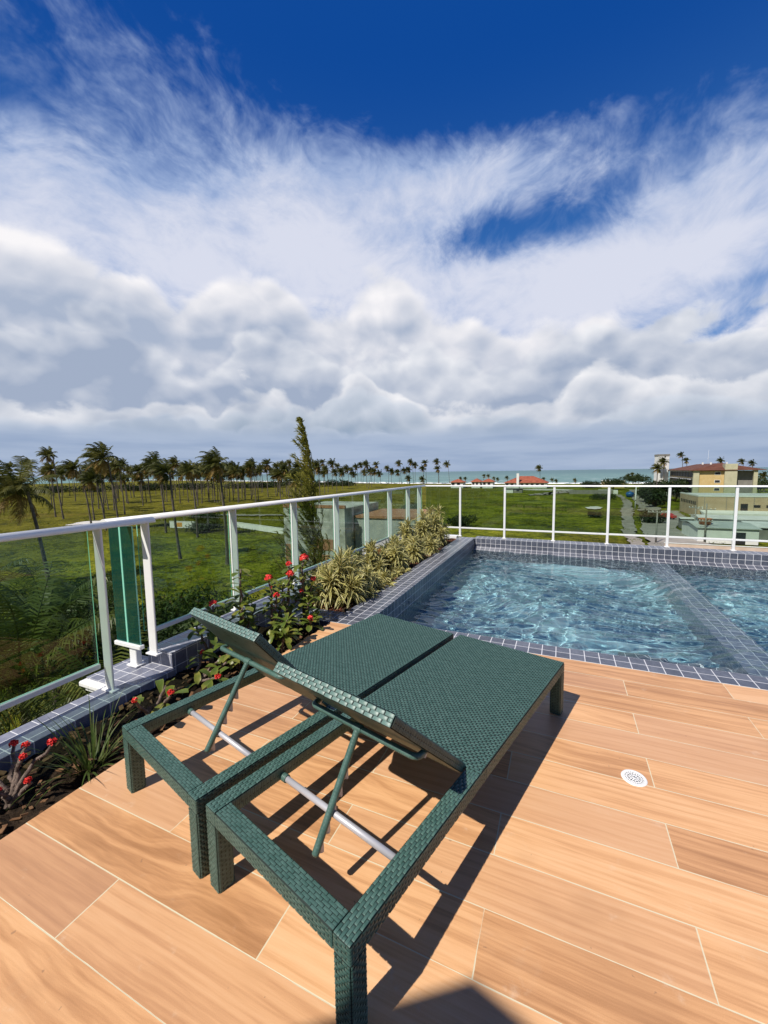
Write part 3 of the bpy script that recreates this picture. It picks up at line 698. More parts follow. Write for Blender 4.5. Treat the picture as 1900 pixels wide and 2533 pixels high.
def make_lounger(label):
    t = thing('sun_lounger', label, 'sun lounger', (0, 0, 0), 0, 'green wicker sun loungers by the pool')
    zr = LH - .053
    mb = MB()
    bar(mb, 0, RW, 0, .745, zr, LH, 'y', {'+z': 'b', '-x': 'b', '+x': 'w'}, 1)
    bar(mb, 0, RW, .746, LL, zr, LH - .001, 'y', {'-x': 'b', '+x': 'w'}, 11)
    bar(mb, LW - RW, LW, 0, .745, zr, LH, 'y', {'+z': 'b', '+x': 'b', '-x': 'w'}, 21)
    bar(mb, LW - RW, LW, .746, LL, zr, LH - .001, 'y', {'+x': 'b', '-x': 'w'}, 31)
    bar(mb, RW + .0005, LW - RW - .0005, 0, RW, zr, LH, 'x', {'+z': 'b', '-y': 'b', '+y': 'w'}, 41)
    bar(mb, RW + .0005, LW - RW - .0005, LL - RW, LL, zr, LH - .001, 'x', {'+y': 'b'}, 51)
    # the front faces run across the rail ends
    weave(mb, (0, .0012, zr + .002), ex_, ez_, -ey_, RW, .049, .03, .0088, seed=61); weave(mb, (LW - RW, .0012, zr + .002), ex_, ez_, -ey_, RW, .049, .03, .0088, seed=62)
    mb.build('frame', RM, t)
    for k, (x, y) in enumerate(((0, 0), (LW - RW, 0), (0, LL - RW), (LW - RW, LL - RW))):
        mb = MB(); xo = '-x' if x == 0 else '+x'; xi = '+x' if x == 0 else '-x'; yo = '-y' if y == 0 else '+y'; yi = '+y' if y == 0 else '-y'
        bar(mb, x, x + RW, y, y + RW, 0.0, zr + .001, 'z', {}, 0)
        g = .0022
        for f, N, O, U in ((yo, -ey_ if y == 0 else ey_, (x + g, y + (.0012 if y == 0 else RW - .0012), 0), ex_), (xo, -ex_ if x == 0 else ex_, (x + (.0012 if x == 0 else RW - .0012), y + g, 0), ey_)):
            weave(mb, O, U, ez_, N, RW - 2 * g, zr, .019, .0105, seed=70 + k, h=.0026, lift=.0008)
        for f, N, O, U in ((yi, ey_ if y == 0 else -ey_, (x + g, y + (RW - .0012 if y == 0 else .0012), 0), ex_), (xi, ex_ if x == 0 else -ex_, (x + (RW - .0012 if x == 0 else .0012), y + g, 0), ey_)):
            weave(mb, O, U, ez_, N, RW - 2 * g, zr, .028, .0085, seed=80 + k, h=.0022)
        mb.build('leg', RM, t)
    # seat: close basket weave from rail to rail
    mb = MB(); mb.box(.0015, LW - .0015, .715, LL - .0015, LH - .0015, LH + .0012, 0)
    weave(mb, (.001, .700, LH + .0008), ex_, ey_, ez_, LW - .002, LL - .702, .0240, .0118, h=.0040, lift=-.0004, nu_v=4, seed=90, ends=(-1.0, 1), gap=.085)
    mb.box(.004, LW - .004, .70, .7145, LH - .012, LH + .0010, 0)
    weave(mb, (.004, .6995, LH - .011), ex_, ez_, -ey_, LW - .008, .012, .03, .006, seed=91)
    mb.build('seat', RM, t)
    # backrest, modelled lying back from its hinge (towards -y) and turned up about it
    BL, BT, bx0, bx1 = .605, .034, .066, LW - .066
    mb = MB(); mb.box(bx0 + .001, bx1 - .001, -BL + .001, -.004, -BT + .001, -.001, 0, bevel=.005)
    weave(mb, (bx0, -BL, -.001), ex_, ey_, ez_, bx1 - bx0, BL - .006, .0205, .0098, h=.0030, lift=.0002, nu_v=4, seed=95, ends=(-.55, 1))
    weave(mb, (bx0 + .002, -BL + .002, -BT + .0012), ex_, ey_, -ez_, bx1 - bx0 - .004, BL - .010, 9, .0125, h=.0040, seed=96, ends=(.5, .9))
    for x, N in ((bx0, -ex_), (bx1, ex_)): weave(mb, (x - N[0] * .0012, -BL, -BT + .001), ez_, ey_, N, BT - .002, BL - .004, 9, .0085, h=.0026, seed=97, ends=(.3, .9))
    br = mb.build('backrest', RM, t)
    mb = MB(); mb.box(bx0 + .0005, bx1 - .0005, -BL - .006, -BL + .0005, -BT - .001, .002, 0, bevel=.003)
    weave(mb, (bx0, -BL - .005, -BT - .001), ex_, ez_, -ey_, bx1 - bx0, BT + .003, .034, .0115, h=.0022, mat=2, seed=98)
    weave(mb, (bx0, -BL - .006, .0012), ex_, ey_, ez_, bx1 - bx0, .026, .034, .0125, h=.0022, mat=2, seed=99, lift=.003)
    mb.build('head_edge', RM, br)
    # bent bracket under the backrest with a propping stay
    s_, d_ = .352, -.066
    mb = MB(); pth = rounded_path([(bx0 + .02, -s_ + .03, -BT - .004), (bx0 + .02, -s_, d_), (bx1 - .02, -s_, d_), (bx1 - .02, -s_ + .03, -BT - .004)], .028)
    ribbed_tube(mb, pth, .0118); bk = mb.build('bracket', RM, t)
    for x in (bx0 + .02, bx1 - .02):
        mb = MB(); mb.lathe([(0, -.012), (.011, -.012), (.011, .012), (0, .012)], (x, -s_ + .03, -BT - .008), 12); mb.build('pivot_stud', alu, bk)
    mb = MB(); ribbed_tube(mb, [(0, 0, 0), (0, 0, -.395)], .0128, .0105, amp=.05, seg=12); ribbed_tube(mb, [(-.02, 0, 0), (.02, 0, 0)], .0155, .008)
    mb.lathe([(0, -.400), (.009, -.399), (.0128, -.393)], seg=12, mat=1)
    st = mb.build('stay', RM, t)
    # toothed rack: plate on the far side of the stay with hooks cut for the cross bar
    prof = []; z = -.115
    for k in range(5):
        prof += [(.012, z), (.020, z - .020), (.034, z - .040), (.040, z - .050), (.034, z - .053), (.026, z - .047), (.018, z - .050)]; z -= .056
    prof.append((.010, z - .005)); n = len(prof)
    V = []; F = []
    for x in (-.002, .002):
        V += [(x, y, zz) for y, zz in prof] + [(x, .004, zz) for y, zz in prof]
    for i in range(n - 1):
        F += [[i, i + 1, n + i + 1, n + i], [2 * n + i, 3 * n + i, 3 * n + i + 1, 2 * n + i + 1], [i, 2 * n + i, 2 * n + i + 1, i + 1]]
    mb = MB(); mb.add(V, F); mb.build('toothed_rack', alu, st)
    mb = MB(); mb.tube([(RW - .004, .276, .258), (LW - RW + .004, .276, .258)], .0112, 16, 0); cb = mb.build('cross_bar', alu, t)
    for xa, xb in ((RW - .003, RW + .026), (LW - RW - .012, LW - RW + .003)):
        mb = MB(); ribbed_tube(mb, [(xa, .276, .258), (xb, .276, .258)], .0158, .007); mb.build('bar_wrap', RM, cb)
    return t
def recline(t, deg):
    """turn backrest and bracket about the hinge and swing the stay onto the cross bar"""
    th = R_(deg)
    for c in t.children:
        n = c.name.split('.')[0]
        if n in ('backrest', 'bracket'): c.location = HINGE; c.rotation_euler = (-th, 0, 0)
        if n == 'stay':
            s_, d_ = .352, -.066
            y = HINGE[1] - s_ * math.cos(th) + d_ * math.sin(th); z = HINGE[2] + s_ * math.sin(th) + d_ * math.cos(th)
            dy, dz = y - .252, z - .258
            c.location = (LW / 2 - .005, y, z); c.rotation_euler = (-math.atan2(dy, dz), 0, 0)
lg2 = make_lounger('green wicker lounger nearest the viewer with its backrest raised lower than its twin')
recline(lg2, 43.5); lg2.location = (-1.083, .917, 0); lg2.rotation_euler = (0, 0, R_(-15.2))
lg1 = dup(lg2, (-1.782, 1.092, 0), R_(-15.2), 'green wicker lounger beside the flower bed with its backrest raised steeper than its twin')
recline(lg1, 50.5)

# ------------------------------------------------------------------ plants of the bed
def strap(mb, p, d, up, L, w, droop, seg=6, mat=0, fold=.25, wprof=None, curl=0.0):
    """one arching leaf: p base, d direction, three vertices across with UV.x across"""
    p = np.array(p, float); d = np.array(d, float); d /= np.linalg.norm(d); V = []; UV = []
    side = np.cross(d, up); ns = np.linalg.norm(side); side = side / ns if ns > 1e-4 else np.array([1.0, 0, 0])
    st = L / seg
    for i in range(seg + 1):
        t = i / seg; ww = w * (wprof(t) if wprof else (min(1, .45 + 2.2 * t) * (1 - t ** 2.6) + .02))
        nrm = np.cross(side, d)
        V += [p - side * ww * .5 + nrm * ww * fold, p.copy(), p + side * ww * .5 + nrm * ww * fold]; UV.append(t)
        d = d + np.array([0, 0, -droop * (.4 + t)]) / seg + side * curl / seg; d /= np.linalg.norm(d); p = p + d * st
    F = []; U = []
    for i in range(seg):
        a = i * 3
        F += [[a, a + 1, a + 4, a + 3], [a + 1, a + 2, a + 5, a + 4]]
        U += [[(0, UV[i]), (.5, UV[i]), (.5, UV[i + 1]), (0, UV[i + 1])], [(.5, UV[i]), (1, UV[i]), (1, UV[i + 1]), (.5, UV[i + 1])]]
    mb.add(V, F, mat, True, U)
def rosette(mb, c, axis, n, L, w, rng, droop=1.5, lo=-.15, mat=0):
    axis = np.array(axis, float); axis /= np.linalg.norm(axis)
    u = np.cross(axis, [.3, .9, .1]); u /= np.linalg.norm(u); v = np.cross(axis, u)
    for k in range(n):
        t = k / n; a = k * 2.39996 + rng.normal(0, .2); e = math.pi * .5 * (1 - t) ** 1.0 * .92 + lo * t
        d = axis * math.sin(e) + (u * math.cos(a) + v * math.sin(a)) * math.cos(e)
        strap(mb, np.array(c) - axis * .10 * t * L / .2 + rng.normal(0, .003, 3), d, axis, L * rng.uniform(.75, 1.1) * (.75 + .35 * t), w * rng.uniform(.85, 1.15), droop * rng.uniform(.6, 1.3), mat=mat, curl=rng.normal(0, .25))
def dracaena(x, y, h, n, L, seed, label, spread=.16, lm=None):
    rng = np.random.RandomState(seed); t = thing('dracaena', label, 'plant', (x, y, -.05), 0, 'variegated plants in the rear bed')
    ms = MB(); ml = MB()
    for k in range(n):
        a = k * 2.4 + rng.uniform(-.4, .4); r = spread * math.sqrt((k + .3) / n) * rng.uniform(.7, 1.1)
        hh = h * (rng.uniform(.72, 1.0) if k else 1.0) * (1 - .45 * r / spread)
        b = np.array([math.cos(a) * r * .35, math.sin(a) * r * .35, 0]); c = np.array([math.cos(a) * r, math.sin(a) * r, max(.04, hh - L * .45)])
        P = np.array([b, b * .7 + c * .3 + [0, 0, hh * .10], c]); ms.tube(P, [.011, .010, .007], 6)
        nl = int(rng.uniform(34, 46))
        rosette(ml, c, (c - b) * [1.1, 1.1, 1] + [0, 0, .12], nl, L, .033, rng)
        for q in range(3):                                           # older leaves down the stem
            f = .35 + .2 * q; cc = b * (1 - f) + c * f
            rosette(ml, cc, (0, 0, 1), 9, L * .9, .030, rng, 2.0, -.35)
    ms.build('stem', bark_mat, t); ml.build('foliage', lm or drac_leaf, t); return t
DR = [(-2.27, 3.86, .56, 8, .25, 'largest variegated plant at the near end of the rear bed, leaves hanging to the ground'),
      (-2.13, 4.24, .34, 5, .19, 'bushy variegated plant leaning over the coping just behind the largest one'),
      (-2.47, 4.40, .50, 4, .20, 'variegated plant against the railing behind the largest one'),
      (-2.12, 4.72, .20, 4, .16, 'low variegated plant spilling towards the pool coping beyond the bushy one'),
      (-2.44, 5.05, .48, 5, .19, 'dense variegated plant under the third post of the bed railing'),
      (-2.12, 5.22, .12, 2, .12, 'tiny variegated seedling beside the pool coping'),
      (-2.28, 5.55, .46, 6, .20, 'round pale yellow variegated plant in the middle of the rear bed'),
      (-2.50, 5.95, .44, 4, .19, 'variegated plant close to the railing behind the red tinged one'),
      (-2.22, 6.20, .42, 5, .19, 'variegated plant near the coping beyond the round pale one'),
      (-2.46, 6.55, .62, 5, .20, 'tall upright variegated plant reaching half way up the glass'),
      (-2.15, 6.85, .36, 5, .18, 'low bright variegated plant over the bark chips near the far coping'),
      (-2.42, 7.25, .70, 5, .20, 'tall variegated plant with a dark underside near the far corner'),
      (-2.20, 7.60, .74, 6, .20, 'tallest variegated plant standing out against the far railing'),
      (-2.50, 7.95, .72, 5, .20, 'variegated plant in the far corner beside the last railing post')]
for i, (x, y, h, n, L, lab) in enumerate(DR): dracaena(x, y, h * 1.14, n + 2, L * 1.12, 40 + i, lab, .13 + .02 * n)
dracaena(-2.50, 5.40, .40, 2, .19, 70, 'red tinged variegated plant glowing against the railing', .10, drac_red)

def thorn_plant(x, y, spec, seed, label, leafy=1.0):
    """crown of thorns: spec lists stems as (dx, dy, top z, flower radius)"""
    rng = np.random.RandomState(seed); t = thing('crown_of_thorns', label, 'plant', (x, y, -.06), 0, 'spiny red flowered plants in the bed')
    ms = MB(); ml = MB(); flowers = []
    for dx, dy, z, fr in spec:
        z += .06; P = []
        for s in np.linspace(0, 1, 9): P.append((dx * s ** 1.3 + rng.normal(0, .006), dy * s ** 1.3 + rng.normal(0, .006), z * (s ** .9)))
        P = np.array(P); ms.tube(P, np.linspace(.0125, .007, 9), 7)
        for q in range(int(90 * max(z, .15))):                       # spines
            f = rng.uniform(.03, 1.0) * 8; i = min(int(f), 7); p = P[i] + (P[i + 1] - P[i]) * (f - i); a = rng.uniform(0, 6.28)
            d = np.array([math.cos(a), math.sin(a), rng.uniform(-.2, .6)]); w = np.cross(d, [0, 0, 1.0]); w /= np.linalg.norm(w)
            ms.add([p + w * .0022, p - w * .0022, p + d * rng.uniform(.018, .030)], [[0, 1, 2]])
        nl = int(rng.randint(9, 15) * leafy) if leafy else 0
        for q in range(nl):
            f = 1 - (q / max(nl, 1)) * .45 if q < nl * .8 else rng.uniform(.25, .6); f = f * 8; i = min(int(f), 7); p = P[i] + (P[i + 1] - P[i]) * (f - i); a = q * 2.4 + rng.uniform(-.3, .3); e = rng.uniform(-.1, .9)
            strap(ml, p, (math.cos(a) * math.cos(e), math.sin(a) * math.cos(e), math.sin(e)), np.array([0, 0, 1.0]), rng.uniform(.085, .150), rng.uniform(.036, .054), rng.uniform(.5, 1.6), 6,
                  wprof=lambda u: (.18 + .82 * math.sin(min(u * 1.15, 1) ** 1.2 * math.pi * .62)) * (1 if u < .8 else math.sqrt(max(1 - ((u - .8) / .2) ** 2, 0.004))), fold=.16)
        if fr > 0: flowers.append((P[-1] + np.array([0, 0, fr * .6]), fr * .82))
    ms.build('stem', bark_mat, t)
    if ml.n: ml.build('foliage', thorn_leaf, t)
    for c, fr in flowers:
        mb = MB()
        for k in range(int(16 + fr * 300)):
            d = rng.normal(0, 1, 3); d[2] = abs(d[2]) * .8 + (-.15 if k % 3 == 0 else 0); d /= np.linalg.norm(d); p = c + d * fr * rng.uniform(.75, 1.0)
            u = np.cross(d, rng.normal(0, 1, 3)); u /= np.linalg.norm(u); w = np.cross(d, u); r = min(rng.uniform(.009, .013), fr * .42)
            for sgn in (-1, 1):
                q = p + u * sgn * r * .8; a = np.linspace(0, 2 * np.pi, 8, endpoint=False)
                mb.add(np.concatenate([[q - d * .003], q + r * (np.cos(a)[:, None] * u + np.sin(a)[:, None] * w) + d * .003 * np.cos(a * 2)[:, None]]), [[0, 1 + i, 1 + (i + 1) % 8] for i in range(8)], 0, True)
        mb.build('flower_head', petal, t)
    return t
thorn_plant(-2.46, 2.22, [(.0, .05, .40, .032), (.06, -.04, .30, 0), (-.02, -.1, .28, .0)], 1, 'spiny plant with one red flower head behind the raised backrest by the bed')
thorn_plant(-2.43, 2.52, [(.02, .0, .64, 0), (-.05, .06, .42, .0), (.08, -.06, .34, 0), (.05, .10, .25, 0)], 2, 'tall flowerless spiny plant topped by yellow green leaves before a white post', 1.5)
thorn_plant(-2.33, 2.80, [(-.03, .02, .47, .040), (.07, -.03, .34, .030), (-.08, .10, .36, .022), (.05, .12, .30, 0)], 3, 'spiny plant with a cluster of red flower heads left of the tallest flowering one')
thorn_plant(-2.34, 3.02, [(.01, .04, .55, .030), (.06, -.02, .47, .042), (-.06, .02, .36, .0), (.12, .06, .30, .024)], 4, 'leafy spiny plant carrying two red flower heads one above the other', 1.3)
thorn_plant(-2.22, 3.12, [(.02, -.02, .60, .050), (.09, .05, .40, .030), (-.05, .08, .36, .026), (.10, -.06, .22, .0), (.03, .1, .30, .0)], 5, 'tallest flowering spiny plant, big red flower head, beside the largest variegated plant', 1.3)
thorn_plant(-2.10, 2.62, [(.03, .05, .20, 0), (-.06, .02, .16, 0), (.08, -.05, .12, 0)], 6, 'low leafy spiny plant without stems showing, just behind the two loungers', 1.8)
thorn_plant(-2.07, 3.02, [(.03, -.06, .10, .030), (-.05, .04, .12, 0)], 7, 'small spiny plant with a drooping red flower near the end of the wooden looking tiles', 1.4)
thorn_plant(-2.24, .86, [(.0, .06, .13, .017), (.05, .14, .15, .020), (-.12, -.02, .10, .022), (-.06, .10, .14, .018), (.03, -.04, .05, .014), (-.16, .1, .12, .020), (.10, .05, .06, .016)], 8, 'bare twiggy spiny plant with many small red flowers at the left edge of the bed', 0)
thorn_plant(-2.20, 1.52, [(.10, .06, .12, .022), (-.05, .14, .10, .0), (.02, -.10, .14, .018), (.12, -.04, .05, .018)], 9, 'half dried spiny plant with two red flowers beside the tuft of grass', .3)
thorn_plant(-2.32, 1.95, [(.20, .10, .10, 0), (.28, -.06, .08, .020), (-.04, .10, .12, .018), (.16, .22, .14, 0)], 10, 'sprawling spiny plant lying over the soil in front of the railing step', .6)
thorn_plant(-2.22, 2.25, [(.02, .04, .13, 0), (.10, -.02, .10, 0), (-.05, -.05, .16, 0)], 11, 'leafy green spiny seedlings in the shade between kerb and lounger', 1.2)
# tuft of grass and fallen leaf
rng = np.random.RandomState(9); gt = thing('grass_tuft', 'tuft of long arching grass blades on the dark soil of the front bed', 'grass', (-2.17, 1.16, -.07))
mb = MB()
for k in range(70):
    a = rng.uniform(0, 6.28); e = rng.uniform(.55, 1.45); r = rng.uniform(0, .05)
    strap(mb, (math.cos(a) * r, math.sin(a) * r * 2, 0), (math.cos(a) * math.cos(e), math.sin(a) * math.cos(e), math.sin(e)), np.array([0, 0, 1.]), rng.uniform(.15, .42), rng.uniform(.005, .011), rng.uniform(.3, 2.0), 7, wprof=lambda t: 1 - t ** 2 * .95, fold=.1)
mb.build('blades', grass_blade, gt)

# ------------------------------------------------------------------ land and sea
GZ = -12.0
field_mat = mat('field_grass', (.08, .10, .01), .9, 0, .1); use(field_mat)
p_ = worldpos(); x_, y_, z_ = separate(p_)
n1 = noise(p_, .018, 5, .6); n2 = noise(p_, .11, 5, .62); n3 = noise(p_, .75, 4, .65); n4 = noise(combine(x_, y_, 3.0), 2.2, 4, .68); n5 = noise(combine(x_, y_, 40.0), .05, 4, .6)
dist = X.m('SQRT', x_ * x_ + y_ * y_)
gcol = ramp((n2 * .40 + n3 * .35 + n4 * .25).clamp(), [(.40, (.022, .032, .003)), (.46, (.095, .115, .006)), (.53, (.20, .225, .010)), (.62, (.36, .34, .022))])
dry = ramp((n2 * .4 + n3 * .45 + n4 * .15).clamp(), [(.38, (.040, .042, .004)), (.48, (.125, .118, .007)), (.58, (.22, .20, .016)), (.70, (.28, .21, .05))])
fm = sstep(dist + (n1 - .5) * 90.0 - x_ * .25, 95.0, 150.0) * sstep(x_, -20.0, -70.0)
fm = (fm + sstep(n5, .56, .66) * .75).clamp()
c_ = mixc(fm, gcol, dry)
c_ = mixc(sstep(n1, .57, .66) * sstep(n3, .45, .6) * .6, c_, (.15, .085, .025))
setin(field_mat, 'Base Color', c_); bump(field_mat, n3 * .7 + n4 * .5 + n2 * .8, 1.0, 1.3)
SH = [(2500, 430), (300, 432), (39, 432), (-32, 424), (-96, 437), (-168, 441), (-320, 506), (-900, 740), (-2500, 1400)]
def relief_field():
    """field as a grid with low swells, cut at the shore line"""
    rng = np.random.RandomState(5); nx, ny = 260, 200
    u = np.linspace(-1, 1, nx); xs = np.sign(u) * (np.abs(u) ** 2.0) * 900 - 40; v = np.linspace(0, 1, ny)
    shx = np.array([p[0] for p in SH][::-1]); shy = np.array([p[1] for p in SH][::-1])
    top = np.interp(xs, shx, shy); gx = np.repeat(xs[None], ny, 0); gy = -260 + (v[:, None] ** .8) * (top[None] + 260)
    zz = np.zeros_like(gx)
    for k in range(40):
        f = rng.uniform(.01, .16); a = rng.uniform(0, 6.28); zz += np.sin(gx * f * math.cos(a) + gy * f * math.sin(a) + rng.uniform(0, 6)) * .018 / f ** .55
    zz *= np.clip((top[None] - gy) / 20, 0, 1)
    V = np.stack([gx, gy, GZ + zz * .22 - .05], -1).reshape(-1, 3); i = np.arange(ny - 1)[:, None] * nx; j = np.arange(nx - 1)[None]
    mb = MB(); mb.add(V, np.stack([i + j, i + j + 1, i + nx + j + 1, i + nx + j], -1).reshape(-1, 4), 0, True); return mb
tag(relief_field().build('ground', field_mat), kind='structure')
sand = varied('beach_sand', (.50, .42, .30), (.62, .54, .42), .12, .9)
mb = MB(); ring_ = [(x, y - 12) for x, y in SH] + [(x, y + 26) for x, y in SH[::-1]]
n_ = len(SH)
mb.add([(x, y - 14, GZ - .05) for x, y in SH] + [(x, y + 30, GZ - 1.3) for x, y in SH], [[i, i + 1, n_ + i + 1, n_ + i][::-1] for i in range(n_ - 1)]); tag(mb.build('beach', sand), kind='structure')
sea_mat = mat('sea_water', (.08, .21, .19), .35, 0, .35); use(sea_mat); p_ = worldpos(); x_, y_, z_ = separate(p_)
s1 = noise(combine(x_ * .25, y_, 0.0), .012, 4, .6); s2 = noise(combine(x_ * .35, y_, 0.0), .09, 4, .65)
far_ = sstep(y_, 500, 2600)
sc = mixc(sstep(s1 * .6 + s2 * .4, .38, .62), (.085, .195, .18), (.14, .28, .25)); sc = mixc(far_ * .75, sc, (.075, .16, .175))
wc = sstep(s2 + noise(combine(x_ * .5, y_, 9.0), .55, 3, .6) * .35, .78, .83) * (1.0 - far_)
setin(sea_mat, 'Base Color', mixc(wc, sc, (.62, .66, .66))); setin(sea_mat, 'Roughness', .45 + wc * .4)
mb = MB(); mb.quad((-60000, 380, GZ - .9), (60000, 380, GZ - .9), (60000, 55000, GZ - .9), (-60000, 55000, GZ - .9)); tag(mb.build('sea', sea_mat), kind='structure')
foam = varied('surf_foam', (.74, .76, .76), (.86, .87, .87), .3, .8)
rng = np.random.RandomState(2); mb = MB()
for (xa, ya), (xb, yb) in zip(SH[1:-1], SH[2:]):
    L = math.hypot(xb - xa, yb - ya); N = int(L / 6)
    for row in range(3):
        for k in range(N):
            if rng.rand() < (.12, .30, .55)[row]: continue
            t0, t1 = k / N, (k + rng.uniform(.9, 1.5)) / N; o = 21 + row * 13 + rng.uniform(-2, 2); w = rng.uniform(2.0, 6.5) * (1 - .2 * row)
            nx_, ny_ = -(yb - ya) / L, (xb - xa) / L
            if ny_ < 0: nx_, ny_ = -nx_, -ny_
            a = (xa + (xb - xa) * t0 + nx_ * o, ya + (yb - ya) * t0 + ny_ * o); b = (xa + (xb - xa) * t1 + nx_ * o, ya + (yb - ya) * t1 + ny_ * o)
            h = rng.uniform(.3, .8)
            mb.add([(a[0], a[1], GZ - .92), (b[0], b[1], GZ - .92), (b[0] + nx_ * w * .4, b[1] + ny_ * w * .4, GZ - .9 + h), (a[0] + nx_ * w * .4, a[1] + ny_ * w * .4, GZ - .9 + h), (b[0] + nx_ * w, b[1] + ny_ * w, GZ - .92), (a[0] + nx_ * w, a[1] + ny_ * w, GZ - .92)], [[0, 1, 2, 3], [3, 2, 4, 5]])
tag(mb.build('surf', foam), 'white surf breaking along the beach', 'surf', kind='stuff')
track_mat = varied('dirt_track', (.20, .175, .14), (.34, .31, .26), .5, .95)
def ribbon(name, pts, z=GZ + .28, m=track_mat, wig=.5, seed=0):
    rng = np.random.RandomState(seed); L = np.array([p[0] for p in pts], float); Rr = np.array([p[1] for p in pts], float); n = len(L) * 8; t = np.linspace(0, len(L) - 1, n)
    f = lambda A: np.stack([np.interp(t, np.arange(len(A)), A[:, i]) for i in range(2)], 1)
    A = f(L) + rng.normal(0, wig, (n, 2)); B = f(Rr) + rng.normal(0, wig, (n, 2))
    V = np.concatenate([np.c_[A, np.full(n, z)], np.c_[B, np.full(n, z)]]); mb = MB(); mb.add(V, [[i, n + i, n + i + 1, i + 1] for i in range(n - 1)]); return tag(mb.build(name, m), kind='structure')
ribbon('dirt_track', [((10.6, 76), (13.0, 76)), ((12.3, 98.3), (14.6, 96.7)), ((14.9, 119), (16.5, 113.3)), ((18.0, 150), (19.9, 141)), ((21.9, 175), (24.2, 172)), ((25.6, 215), (27.4, 205)), ((25.6, 240), (28, 240))], seed=1, wig=.35)
ribbon('dirt_track', [((23.6, 147), (30, 152)), ((27, 184), (33.7, 193)), ((35.4, 255), (41.2, 262)), ((40, 300), (46, 300))], seed=2, wig=.6)
ribbon('dirt_track', [((-16, 226), (-16, 236)), ((-7.6, 233), (-4.4, 262)), ((6, 262), (4, 290)), ((22, 262), (22, 285))], seed=3, wig=1.0)
ribbon('dirt_track', [((-110, 94), (-110, 98)), ((-94.9, 99.1), (-95, 103)), ((-80, 103.5), (-80, 107)), ((-40, 118), (-40, 122))], seed=4, wig=.5)
sandp = varied('pale_sand', (.55, .52, .47), (.68, .65, .60), .6, .9)
def patch(name, cx, cy, rx, ry, seed, z=GZ + .30, m=sandp):
    rng = np.random.RandomState(seed); a = np.linspace(0, 2 * np.pi, 40, endpoint=False); r = 1 + sum(rng.normal(0, .09) * np.sin(a * k + rng.uniform(0, 6)) for k in (2, 3, 5, 7))
    mb = MB(); mb.add(np.concatenate([[(cx, cy, z)], np.stack([cx + rx * r * np.cos(a), cy + ry * r * np.sin(a), np.full(40, z)], 1)]), [[0, 1 + i, 1 + (i + 1) % 40] for i in range(40)]); return tag(mb.build(name, m), kind='structure')
patch('sand_patch', 10.7, 156, 2.5, 5.5, 1); patch('sand_patch', -122, 72, 5, 6, 2); patch('sand_patch', -8, 292, 14, 10, 3)

# ------------------------------------------------------------------ coconut palms bent by the sea wind
WIND = np.array([-.916, -.40, 0.0])
def palm_crown(seed, nf=36, L=4.3, wind=.55, seg=9, leaf=1.10, lw=.22, gold=10, per=2):
    rng = np.random.RandomState(seed); mb = MB()
    for k in range(nf):
        old = k >= nf - gold; a = k * 2.39996 + rng.uniform(-.25, .25)
        e = rng.uniform(-.9, -.15) if old else 1.35 - 1.5 * (k / nf) + rng.uniform(-.2, .2)
        d = np.array([math.cos(a) * math.cos(e), math.sin(a) * math.cos(e), math.sin(e)]); p = np.array([0, 0, .15]) + d * .1; Lf = L * rng.uniform(.8, 1.1) * (.85 if old else 1); st = Lf / (seg * per); P = [p]; D = [d]
        for i in range(seg * per):
            t = i / (seg * per); d = d + (WIND * wind * (.35 + 1.1 * t) + np.array([0, 0, -.95 * (.25 + t) * (1.25 if old else 1)])) * (1.9 / (seg * per)); d = d / np.linalg.norm(d); p = p + d * st; P.append(p); D.append(d)
        P = np.array(P); mi = 1 if old and rng.rand() < .75 else 0
        mb.tube(P[::per], np.linspace(.045, .012, len(P[::per])), 4, mi, cap=False)
        for i in range(1, len(P)):
            t = i / (len(P) - 1); d = D[i]; s = np.cross(d, [0, 0, 1.0]); s /= np.linalg.norm(s) + 1e-6
            for sg in (-1, 1):
                ll = leaf * (.35 + .9 * math.sin(min(t * 1.1 + .12, 1) * math.pi * .86)) * rng.uniform(.8, 1.1)
                q = s * sg * .75 + d * .55 + np.array([0, 0, -.35]) + WIND * wind * .55 + rng.normal(0, .08, 3); q /= np.linalg.norm(q)
                m_ = P[i] + q * ll * .5; e_ = P[i] + q * ll + np.array([0, 0, -ll * .28]) + WIND * wind * ll * .22; w = d * lw * .5
                mb.add([P[i] - w, P[i] + w, m_ + w * .9, m_ - w * .9, e_], [[0, 1, 2, 3]], mi); mb.F.append((np.array([[3, 2, 4]]) + mb.n - 5, mi, False, np.zeros((1, 3, 2))))
    return mb
def palm_trunk(seed, r0=.17, r1=.11, bend=.3):
    rng = np.random.RandomState(seed); t = np.linspace(0, 1, 12); P = np.stack([bend * (t - t ** 1.7), rng.normal(0, .02) * np.sin(t * 3), t], 1)
    r = (r0 + (r1 - r0) * t) * (1 + .35 * np.exp(-t * 18)); mb = MB()
    a = np.linspace(0, 2 * np.pi, 7, endpoint=False); V = np.concatenate([np.stack([P[i, 0] + r[i] * np.cos(a), P[i, 1] + r[i] * np.sin(a), np.full(7, P[i, 2])], 1) for i in range(12)])
    i = np.arange(11)[:, None] * 7; j = np.arange(7)[None]; j2 = (j + 1) % 7; mb.add(V, np.stack([i + j, i + j2, i + 7 + j2, i + 7 + j], -1).reshape(-1, 4), 0, True); return mb
PM = [palm_green, palm_gold]
crowns = [palm_crown(s, wind=w, gold=g_).build('crown', PM) for s, w, g_ in ((1, .55, 9), (2, .70, 8), (3, .45, 12), (4, .62, 6), (5, .8, 10))]
near_crown = palm_crown(8, 32, 4.4, .45, 11, 1.15, .10, 6, 3).build('crown', PM)
trunks = [palm_trunk(s, bend=b).build('trunk', palm_bark) for s, b in ((1, .9), (2, -.6), (3, 1.6))]
protos = crowns + trunks + [near_crown]
